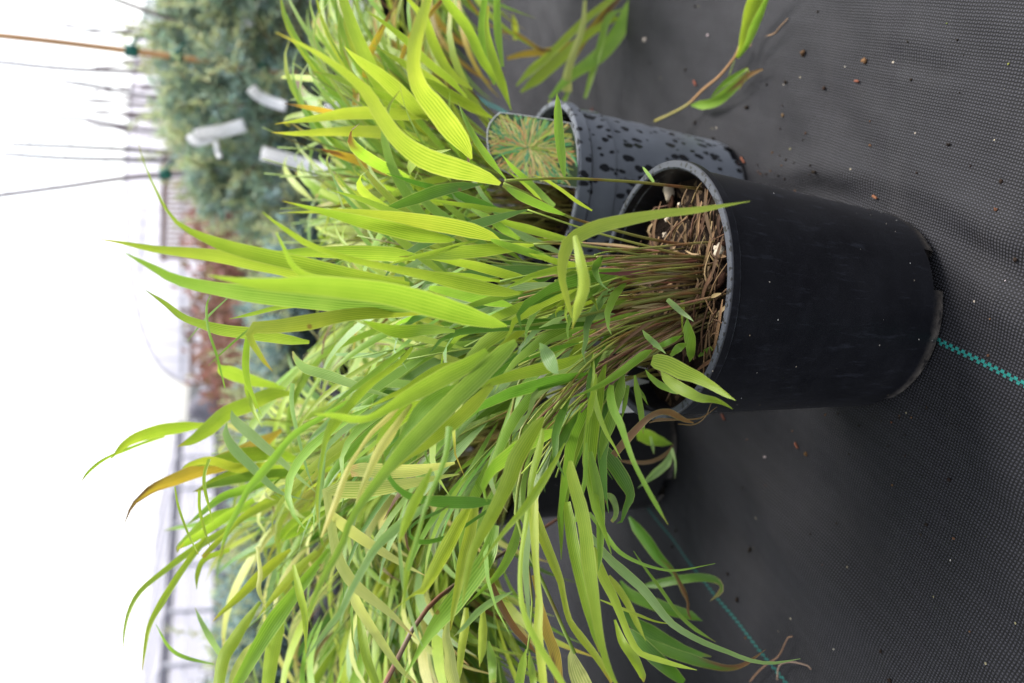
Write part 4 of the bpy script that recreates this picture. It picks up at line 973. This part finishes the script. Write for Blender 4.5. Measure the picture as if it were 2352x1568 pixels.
# ================================================================= CRUMBS ON THE CLOTH
random.seed(11)
EXTRA = ()
while len(EXTRA) < 60:
    if random.random() < .45: x_, y_ = random.gauss(1750, 110), random.gauss(400, 40)
    elif random.random() < .5: x_, y_ = random.gauss(2030, 90), random.gauss(960, 40)
    else: x_, y_ = random.uniform(1560, 2340), random.uniform(30, 1540)
    q_ = gr(x_, y_)
    if all((q_-P_).to_2d().length > .076 for P_ in (POT1, POT2, POT3)): EXTRA += (('V', x_, y_, random.uniform(2.2, 5.0), random.choice('sssbb')),)
SOILC, BARKC = (.022, .016, .012), (.12, .065, .035)
for c, x, y, s, kind in (('R3', 905, 350, 34, 'b'), ('R3', 1285, 400, 36, 'b'), ('R3', 790, 545, 24, 's'), ('R3', 1030, 580, 24, 's'), ('R3', 515, 710, 26, 's'), ('R3', 180, 550, 40, 'r'), ('R3', 1240, 535, 30, 'r'),
        ('R3', 1165, 440, 8, 'w'), ('R3', 270, 235, 14, 'w'), ('R3', 175, 40, 12, 's'), ('R3', 990, 75, 13, 's'), ('R3', 1580, 275, 12, 's'), ('R3', 1900, 260, 13, 's'), ('R3', 1605, 525, 14, 's'), ('R3', 1855, 955, 26, 's'),
        ('R3', 2210, 1200, 22, 's'), ('R3', 2195, 1388, 22, 'b'), ('R3', 1375, 1305, 34, 'r'), ('R3', 1020, 1145, 24, 's'), ('R3', 915, 880, 14, 'b'), ('R3', 755, 760, 18, 'b'), ('R3', 180, 810, 18, 's'), ('R3', 440, 860, 8, 's'),
        ('R3', 1920, 610, 10, 's'), ('R3', 120, 460, 16, 's'), ('R3', 660, 560, 14, 's'), ('R3', 565, 245, 22, 's'), ('R3', 500, 1060, 50, 'r'), ('R3', 300, 915, 22, 's'), ('R3', 1830, 150, 10, 'm'), ('R3', 2255, 422, 14, 'm'),
        ('R9', 1860, 185, 24, 's'), ('R9', 1695, 485, 18, 's'), ('R9', 1875, 575, 20, 'b'), ('R9', 1435, 1318, 22, 's'), ('R9', 1490, 1512, 26, 's'), ('R9', 2000, 1190, 12, 'b'), ('R9', 460, 980, 26, 's'), ('R9', 400, 808, 18, 's'),
        ('R9', 1080, 475, 12, 's'), ('R9', 515, 650, 26, 's'), ('R9', 875, 15, 24, 'b'), ('R9', 610, 35, 14, 'w'), ('R9', 1110, 1305, 8, 'w'), ('R9', 1850, 718, 8, 'w'), ('R9', 50, 525, 14, 's'), ('R9', 20, 630, 14, 's'),
        ('R6', 2310, 275, 26, 's'), ('R6', 2110, 905, 18, 'b'), ('R6', 820, 1500, 36, 'r'), ('R6', 500, 1460, 14, 'b'), ('R6', 350, 1310, 40, 'r'), ('R6', 2235, 410, 8, 'w'), ('R2', 2035, 260, 24, 'w'), ('R2', 1900, 340, 12, 's'),
        ('R2', 2070, 410, 12, 's'), ('R2', 1690, 730, 60, 'r')) + EXTRA:
    px, py = cv(c, x, y); p = gr(px, py); r = 1.2*s*CROP[c][2]*.5*zc(p)/FPX; p.z = ground_z(p.x, p.y)
    mb = MB()
    if kind == 'r':
        a = random.uniform(.6, 1.4); d = Vector((math.cos(a), math.sin(a), .02))*r
        tube(mb, cr([p-d+Vector((0, 0, .0012)), p+Vector((.0003, .0002, .0016)), p+d+Vector((0, 0, .0012))], 6), .0008, .0010, jit((.20, .075, .045), .25), 6)
        tag(mb.build('twig', M_BIT, None, p), 'short reddish brown twig lying on the black ground cloth', 'twig', 'reddish twigs on the ground cloth')
    else:
        cc = {'s': SOILC, 'b': BARKC, 'w': (.5, .46, .42), 'm': (.16, .2, .05)}[kind]
        lump(mb, p+Vector((0, 0, r*.45)), r*random.uniform(.9, 1.2), r*random.uniform(.6, .9), r*.7, jit(cc, .25), s*7+x*.01, .5, random.uniform(0, 3), 8, 6)
        nm, lb = {'s': ('soil_crumb', 'dark crumb of potting soil on the ground cloth'), 'b': ('bark_chip', 'brown bark chip on the ground cloth'), 'w': ('grit_grain', 'pale grit grain on the ground cloth'), 'm': ('moss_tuft', 'tiny green moss tuft on the ground cloth')}[kind]
        tag(mb.build(nm, M_BIT, None, p), lb, nm.replace('_', ' '), {'s': 'soil crumbs on the ground cloth', 'b': 'bark chips on the ground cloth', 'w': 'grit grains on the ground cloth', 'm': 'moss tufts on the ground cloth'}[kind])

# ================================================================= CONIFERS, STAKES AND WHIPS BEHIND
def needles(mb, p, d, n, L, c, spread=1.0, wd=.0030):
    for k in range(n):
        v = (d+Vector((random.gauss(0, spread), random.gauss(0, spread), random.gauss(0, spread)))).normalized()
        s = v.cross(Vector((random.gauss(0, 1), random.gauss(0, 1), random.gauss(0, 1)))); s = s.normalized() if s.length > .05 else v.orthogonal()
        q = p+v*L*random.uniform(.6, 1.1); cc = jit(c, .25)
        mb.add([p-s*wd*.5, p+s*wd*.5, q+s*wd*.3, q-s*wd*.3], [(0, 1, 2, 3)], cc)
def conifer_mesh(H, Wd, cols, nb, seed, tips=(.50, .55, .31), open_=1.0):
    random.seed(seed); bark, nd = MB(), MB()
    tube(bark, cr([Vector((0, 0, .0)), Vector((.008, .004, H*.5)), Vector((0, 0, H*.97))], 8), .009, .003, (.12, .08, .05), 6)
    for b in range(nb):
        u = (b+random.random())/nb; z = .06+u*(H-.07); az = b*2.4+random.uniform(-.4, .4); Lb = Wd*(1-.78*u**1.15)*random.uniform(.55, 1.15)
        d = Vector((math.cos(az), math.sin(az), random.uniform(.1, .75)*(.4+u))).normalized(); p = Vector((0, 0, z)); pts = [p.copy()]
        for s in range(5):
            d = (d+Vector((random.gauss(0, .12), random.gauss(0, .12), .10))).normalized(); p = p+d*Lb/5; pts.append(p.copy())
        tube(bark, pts, .0032, .0012, (.16, .11, .06), 4)
        for s in range(1, 6):
            for k in range(3):
                q = pts[s-1].lerp(pts[s], random.random()); a2 = d.cross(Vector((random.gauss(0, 1), random.gauss(0, 1), random.gauss(0, 1)))).normalized()
                tw = (d*.7+a2*.9).normalized(); e = q+tw*random.uniform(.02, .05)*open_
                out = s >= 4
                cc = random.choice(cols) if not (out and random.random() < .35) else tips
                for m in range(4): needles(nd, q.lerp(e, m/3), tw, 5, .021, cc, .62)
        if u > .45 and random.random() < .5:      # leading shoots that break the outline
            q = pts[-1]; e = q+(d+Vector((0, 0, .9))).normalized()*random.uniform(.03, .09)
            for m in range(7): needles(nd, q.lerp(e, m/6), (e-q).normalized(), 6, .017, tips, .55)
        needles(nd, pts[-1], d, 12, .02, tips if random.random() < .5 else cols[0], .6)
    return bark, nd
GREENS = [(.32, .43, .33), (.22, .32, .24), (.40, .51, .37), (.32, .45, .41)]
BLUES = [(.30, .43, .42), (.22, .34, .34), (.38, .51, .50), (.18, .28, .28)]
def conifer(name, label, P, H, Wd, cols, nb, seed, cat, group, pot=(.13, .10, .16)):
    t = thing(name, label, cat, P, group); b, nd = conifer_mesh(H-pot[2]*.9, Wd, cols, nb, seed)
    off = Vector((0, 0, pot[2]*.9))
    for m in (b, nd): m.v = [v+off for v in m.v]
    b.build('trunk', M_BARK, t); nd.build('needles', M_NEEDLE, t, None, False)
    mb = MB(); Rt, Rb, H_ = pot; lathe(mb, [(Rb*.1, .002), (Rb, .002), (Rt-.008, H_-.02), (Rt, H_-.02), (Rt, H_), (Rt-.006, H_), (Rt-.014, H_-.02), (.001, H_-.021)], (.1, .1, .1), 40); mb.build('pot', M_FARPOT, t)
    return t
def ground_under(px, py, Y): p = at(px, py, Y); return Vector((p.x, p.y, 0))
for i, (py, Y, H, Wd, lab) in enumerate(((-40, 1.80, 400, .26, 'bushy green conifer cut off by the top edge of the photo'), (95, 1.95, 390, .27, 'green conifer with a bamboo cane tied to it'), (235, 1.78, 405, .24, 'green conifer behind the water-spotted pot hung with white tags'),
        (350, 2.05, 430, .22, 'pale green conifer between the white tags and the grey whip'), (440, 1.85, 470, .18, 'shaggy green conifer beside the red shrubs, lowest of the green ones'), (150, 2.6, 405, .28, 'green conifer in the row behind the tied one'), (310, 2.7, 425, .26, 'green conifer farthest back beside the whips'))):
    conifer('conifer', lab, ground_under(700, py, Y), at(H, py, Y).z, Wd, GREENS, 44, 100+i, 'conifer', 'potted green conifers behind the grass')
for i, (py, Y, H, Wd, lab) in enumerate(((580, 1.75, 700, .22, 'blue spruce beside the last green conifer, seen between grass blades'), (760, 1.9, 690, .24, 'low blue spruce under the red shrubs'), (960, 1.85, 670, .24, 'low blue spruce behind the middle of the grass'),
        (1160, 1.8, 635, .24, 'low blue spruce seen through the drooping grass'), (1350, 1.75, 625, .24, 'wide blue spruce above a black pot, second from the left edge'), (1530, 1.7, 615, .24, 'blue spruce cut off by the bottom edge of the photo'))):
    conifer('blue_spruce', lab, ground_under(750, py, Y), at(H, py, Y).z, Wd, BLUES, 60, 200+i, 'blue spruce', 'potted blue spruces behind the grass', (.13, .105, .17))

# whips (bare young trees) and the bamboo cane
random.seed(3)
def whip(name, label, cat, pts, Y, r0, r1, c, m, ties=(), group=None):
    a, b = pts[-1], pts[-2]; W_ = [at(*p, Y) for p in pts]; top = W_[0]; low = W_[-1]
    d = (low-W_[-2]).normalized(); foot = low+d*(low.z/max(.2, -d.z)) if d.z < -.2 else Vector((low.x, low.y, 0)); foot.z = 0
    if len(pts) > 1 and (foot-low).to_2d().length > .35: foot = Vector((low.x, low.y, 0))
    L_ = cr([foot]+[low]+W_[-2::-1], 22); t = thing(name, label, cat, foot, group); mb = MB()
    if name != 'bamboo_cane': r0, r1 = r0*1.25, r1*1.7
    tube(mb, L_, r0, r1, c, 7)
    if name != 'bamboo_cane':
        for k in range(8, 21, 2):
            q = L_[k]; dv = (L_[k+1]-q).normalized(); lat = dv.cross(Vector((random.gauss(0, 1), random.gauss(0, 1), .2))).normalized()
            tube(mb, [q, q+dv*.006+lat*r0*1.5], .0016, .0007, c, 4)
    mb.build('trunk' if name != 'bamboo_cane' else 'cane', m, t, foot)
    for u in ties:
        k = int(u*21); q = L_[k]; dv = (L_[k+1]-L_[k]).normalized(); mb = MB()
        tube(mb, [q-dv*.011, q-dv*.004, q+dv*.004, q+dv*.011], .010, .011, (.1, .1, .1), 8)
        tube(mb, [q+Vector((.004, -.008, 0)), q+Vector((.018, -.012, -.006)), q+Vector((.026, -.010, -.016))], .004, .002, (.1, .1, .1), 5)
        mb.build('tie', M_TIE, t, foot)
    return t
GW = 'bare young tree whips rising behind the conifers'
BW = (.25, .21, .23)
for i, (lab, pts, Y, r0, r1, ties) in enumerate((('bare whip with a green tie leaning left at the edge of the conifers', [(-30, 452), (150, 428), (330, 404), (600, 390)], 1.9, .0050, .0026, (.62,)),
        ('bare whip leaning strongly right at the corner of the view', [(225, -18), (330, 22), (545, 95), (760, 150)], 1.9, .0050, .0026, (.35,)),
        ('tall bare whip next to the bamboo cane', [(-20, 140), (160, 158), (400, 168), (640, 190)], 2.3, .006, .003, ()),
        ('bare whip crossing the pale one near the upper corner', [(137, 182), (250, 200), (300, 212), (370, 222), (600, 240)], 2.3, .005, .0022, ()),
        ('short bare whip between the cane and the crossing whip', [(172, 227), (280, 240), (370, 245), (600, 262)], 2.4, .005, .0022, ()),
        ('bare whip with a green tie level with the conifer tops', [(72, 268), (180, 272), (215, 276), (300, 292), (390, 303), (600, 320)], 2.2, .0055, .0024, (.55,)),
        ('first of a close pair of straight grey whips, the one nearer the conifer tips', [(25, 331), (160, 336), (330, 345), (560, 360)], 2.1, .0055, .0026, ()),
        ('second of a close pair of straight grey whips, the one nearer the red shrubs', [(8, 353), (160, 363), (330, 366), (560, 372)], 2.1, .0055, .0026, (.5,)),
        ('pale bare whip at the back, right of the cane', [(148, 54), (260, 75), (430, 105), (600, 130)], 2.7, .0055, .002, ()),
        ('forked bare whip beside the pale one at the back', [(105, 78), (240, 72), (420, 63), (600, 60)], 2.7, .0055, .002, ()),
        ('faint short whip left of the crossing whip', [(200, 262), (300, 259), (380, 257), (600, 258)], 2.9, .005, .002, ()))):
    whip('tree_whip', lab, 'tree whip', pts, Y, r0, r1, jit(BW, .1), M_BARK, ties, GW)
for k in range(16):
    y0 = random.uniform(-10, 300); x0 = random.uniform(120, 330); lean = random.uniform(-.12, .22)
    whip('tree_whip', 'thin faint bare twig in the thicket of whips at the back of the conifers', 'tree whip', [(x0, y0), (x0+60, y0+60*lean+random.uniform(-6, 6)), (x0+150, y0+150*lean+random.uniform(-5, 5)), (620, y0+(620-x0)*lean)], random.uniform(2.6, 3.2), .0045, .0019, jit(BW, .15), M_BARK, (), 'thin bare whips at the back of the conifers')
whip('bamboo_cane', 'tan bamboo cane tied upright to the second conifer with green tape', 'cane', [(-30, 78), (150, 98), (415, 132), (520, 150), (800, 185)], 1.75, 0.0068, .0060, (.5, .3, .15), M_TAN, (.45, .62, .75))

# white plastic tags hung on the conifers
def strip_tag(label, pts, Y, wd, faces=None):
    W_ = cr([at(*p, Y+.02*math.sin(i*1.3)) for i, p in enumerate(pts)], 12); mb = MB()
    wd *= .78; blade(mb, W_, [wd]*12, to_cam, (.8, .8, .8), None, .9, .12, 1); vs = list(mb.v)
    o = W_[0].copy(); ob = mb.build('plant_tag', M_TAGW, None, o)
    md = ob.modifiers.new('thick', 'SOLIDIFY'); md.thickness = .0012
    tag(ob, label, 'plant tag', 'white tags hung on the conifers')
for lab, pts, Y, wd in (('long white strip tag curving over a green conifer near the spotted pot', [cv('R1', *p) for p in ((1640, 575), (1690, 625), (1770, 665), (1870, 695))], 1.62, .024),
        ('folded white tag bent to a V against the sky-side tips of the conifers', [cv('R1', *p) for p in ((1600, 815), (1480, 850), (1340, 875), (1280, 890))], 1.65, .030),
        ('short end of a white tag beside the V-shaped one', [cv('R1', *p) for p in ((1235, 880), (1280, 930), (1390, 905))], 1.66, .018),
        ('longest white strip tag slanting down behind the lime grass tips', [cv('R1', *p) for p in ((1710, 1000), (1850, 1035), (2000, 1080), (2150, 1130), (2260, 1180))], 1.55, .030),
        ('white tag at the edge above the dark pot', [cv('R1', *p) for p in ((2240, 20), (2310, 45), (2380, 60))], 1.6, .035),
        ('small crumpled white tag high in the conifer', [cv('R1', *p) for p in ((1490, 610), (1540, 660), (1590, 715))], 1.75, .020),
        ('small white tag in the second conifer', [cv('R1', *p) for p in ((1610, 90), (1630, 130), (1640, 170))], 1.72, .018),
        ('thin white loop of tag beside the longest strip', [cv('R1', *p) for p in ((1410, 920), (1420, 980), (1440, 1030))], 1.68, .012),
        ('pale pink tag at the foot of the conifers', [cv('R1', *p) for p in ((2130, 685), (2190, 690), (2240, 700))], 1.5, .022),
        ('white tag with a green half in the far left shrubs', [cv('G', *p) for p in ((1350, 1350), (1410, 1350), (1470, 1350))], 1.7, .022)):
    strip_tag(lab, pts, Y, wd)

# ================================================================= SHRUBS FARTHER BACK
def shrub(name, label, P, H, Wd, cols, n, seed, cat, group, leaf=.014, twig=(.16, .09, .07), flat=.55):
    random.seed(seed); t = thing(name, label, cat, P, group); tw, lf = MB(), MB()
    for k in range(n):
        az = random.uniform(0, 6.28); tl = random.uniform(.05, 1.0); d = Vector((math.cos(az)*tl*Wd, math.sin(az)*tl*Wd, H*(1-.35*tl*tl)*random.uniform(.55, 1.05)))
        m_ = d*.5+Vector((random.gauss(0, .03), random.gauss(0, .03), H*.08)); L_ = cr([Vector((math.cos(az)*.03, math.sin(az)*.03, 0)), m_, d], 8)
        tube(tw, L_, .004, .0016, jit(twig, .2), 4)
        for q in range(26):
            p = L_[random.randint(2, 7)]+Vector((random.gauss(0, .025), random.gauss(0, .025), random.gauss(0, .03)))
            v = Vector((random.gauss(0, 1), random.gauss(0, 1), random.gauss(.6, .8))).normalized(); s = v.orthogonal().normalized(); l_ = leaf*random.uniform(.7, 1.5)
            lf.add([p, p+v*l_*.5+s*l_*.3, p+v*l_, p+v*l_*.5-s*l_*.3], [(0, 1, 2, 3)], jit(random.choice(cols), .25))
    tw.build('twigs', M_BARK, t); lf.build('foliage', M_SHRUB, t, None, False); return t
REDS = [(.26, .11, .075), (.31, .15, .11), (.22, .12, .075), (.34, .18, .135), (.22, .155, .075), (.34, .19, .17)]
for i, (py, Y, H, Wd, lab) in enumerate(((470, 3.4, 458, .42, 'reddish brown twiggy shrub next to the green conifers'), (560, 3.6, 458, .44, 'reddish brown shrub behind the tallest grass tips'), (660, 3.5, 462, .44, 'reddish shrub in the middle of the red group'),
        (760, 3.5, 470, .42, 'reddish shrub above the blue spruces'), (850, 3.7, 485, .34, 'reddish shrub next to the grey boulder'))):
    shrub('red_shrub', lab, ground_under(600, py, Y), at(H, py, Y).z, Wd, REDS, 190, 300+i, 'shrub', 'reddish shrubs behind the spruces', .032)
OLV = [(.17, .16, .07), (.13, .11, .06), (.20, .17, .09), (.11, .11, .05)]
for i, (py, Y, H, Wd, lab) in enumerate(((1060, 3.2, .30, .32, 'olive shrub behind the orange-edged grass blade'), (1250, 3.1, .27, .32, 'low olive shrub below the white polytunnel wall'), (1420, 3.0, .28, .32, 'brown-olive shrub beside the post of the polytunnel'), (1560, 3.0, .30, .32, 'brown-olive shrub at the bottom edge of the photo'))):
    shrub('olive_shrub', lab, ground_under(600, py, Y), H, Wd, OLV, 70, 330+i, 'shrub', 'olive shrubs in front of the polytunnel', .02, (.12, .09, .05))
mb = MB(); p = ground_under(500, 925, 4.6); tz = at(440, 905, 4.6).z*.5; lump(mb, p+Vector((0, 0, tz)), .16, .16, tz, (.3, .3, .3), 5, .18, 0, 22, 14)
tag(mb.build('boulder', M_ROCK, None, p), 'pale grey rounded boulder between the red shrubs and the polytunnel', 'boulder')
# ================================================================= POLYTUNNELS AND SHADE HOUSE ON THE SKYLINE
def skin(name, prof, a, b, m, parent, o):
    """curved sheet: prof is a list of (across, up); a and b are the two ends of the house axis"""
    mb = MB(); ax = (b-a); ax.z = 0; ac = Vector((-ax.y, ax.x, 0)).normalized(); n = len(prof); vs = []
    for p in (a, b): vs += [p+ac*s+Vector((0, 0, z)) for s, z in prof]
    mb.add(vs, [(i, i+1, n+i+1, n+i) for i in range(n-1)], (.7, .7, .7)); return mb.build(name, m, parent, o)
# right-hand house: a broad polytunnel seen end-on
HY = 20.0
c0 = at(420, 330, HY); hw = (at(420, 330, HY)-at(420, 880, HY)).length; c0.z = 0; TOP = at(288, 400, HY).z
hh = thing('polytunnel', 'broad white polytunnel seen end-on with a brown rail across it, behind the red shrubs', 'polytunnel', c0); o = hh.location.copy()
arch = [(-hw*math.cos(math.pi*i/28), TOP*math.sin(math.pi*i/28)**.62) for i in range(29)]
skin('cover', arch, c0, c0+Vector((0, 18, 0)), M_POLY, hh, o)
E_ = lambda s, z, dy=0: c0+Vector((-s, dy, z))
mb = MB(); n_ = len(arch); mb.add([E_(0, 0, .25)]+[E_(s, z, .25) for s, z in arch], [(0, 1+i, 2+i) for i in range(n_-1)], (.8, .8, .8)); ew = mb.build('end_sheet', M_POLY, hh, o, False)

for k in range(5):
    mb = MB(); tube(mb, [E_(s, z*1.006, k*2.2-.02) for s, z in arch], .035, .035, (.4, .4, .4), 6); mb.build('hoop', M_STEEL, hh, o)
def hz(px, py): return at(px, py, HY-.1)
for (p0, p1, wd, ht, nm, m_) in (((379, 345), (374, 600), .06, .11, 'rail', M_FRAME), ((442, 690), (440, 860), .06, .10, 'rail', M_FRAME), ((330, 480), (320, 640), .04, .05, 'rail', M_STEEL), ((420, 330), (418, 860), .04, .06, 'rail', M_STEEL),
        ((375, 588), (470, 590), .09, .10, 'door_post', M_FRAME), ((410, 712), (470, 715), .08, .09, 'door_post', M_FRAME)):
    mb = MB(); box(mb, hz(*p0), hz(*p1), wd, ht); mb.build(nm, m_, hh, o, False)
for py in range(350, 860, 34):
    q = hz(420, py); s = q.x-c0.x; zt = TOP*max(.05, 1-(s/hw)**2)**.31
    mb = MB(); box(mb, Vector((q.x, HY-.02, 0)), Vector((q.x, HY-.02, zt)), .025, .025); mb.build('mullion', M_STEEL, hh, o, False)
for k in range(22):
    py = 346+k*11.5; mb = MB(); box(mb, hz(384, py), hz(470, py+2), .05, .06); mb.build('slat', M_SLAT, hh, o, False)
# left-hand house: pitched shade house with a dark fascia, posts and cross bars
a, b = at(440, 975, 15.), at(385, 1640, 9.5); a.z = b.z = 0
sh = thing('plastic_house', 'long low white plastic house with dark eave board and grey posts behind olive shrubs', 'plastic house', (a+b)/2); o = sh.location.copy()
ax = (b-a).normalized(); ac = Vector((-ax.y, ax.x, 0)); fr = -ac if ((a+b)/2-ac-CAM).length < ((a+b)/2+ac-CAM).length else ac; bk = -fr
EV = .50
skin('wall_sheet', [(0, 0), (0, EV-.06)], a, b, M_POLY, sh, o)
mb = MB(); vs = [a+Vector((0, 0, EV+.04)), b+Vector((0, 0, EV+.04)), b+bk*1.6+Vector((0, 0, EV+.24)), a+bk*1.6+Vector((0, 0, EV+.24))]
mb.add(vs, [(0, 1, 2, 3)], (.7, .7, .7)); rf = mb.build('roof_sheet', M_POLY, sh, o, False); md = rf.modifiers.new('thick', 'SOLIDIFY'); md.thickness = .012
mb = MB(); box(mb, a+fr*.03+Vector((0, 0, EV)), b+fr*.03+Vector((0, 0, EV)), .05, .10); mb.build('eave_board', M_DARK, sh, o, False)
mb = MB(); box(mb, a+fr*.05+Vector((0, 0, .30)), b+fr*.05+Vector((0, 0, .30)), .035, .04); mb.build('rail', M_STEEL, sh, o, False)
mb = MB(); box(mb, a+bk*1.6+Vector((0, 0, EV+.26)), b+bk*1.6+Vector((0, 0, EV+.26)), .05, .06); mb.build('ridge', M_STEEL, sh, o, False)
for k in range(7):
    q = a.lerp(b, (k+.3)/7)+fr*.08; mb = MB(); box(mb, q, q+Vector((0, 0, EV+.02)), .05, .05); mb.build('post', M_STEEL, sh, o, False)
    mb = MB(); q2 = a.lerp(b, (k+.3)/7); box(mb, q2+Vector((0, 0, EV+.07)), q2+bk*1.6+Vector((0, 0, EV+.28)), .02, .025); mb.build('rafter', M_STEEL, sh, o, False)
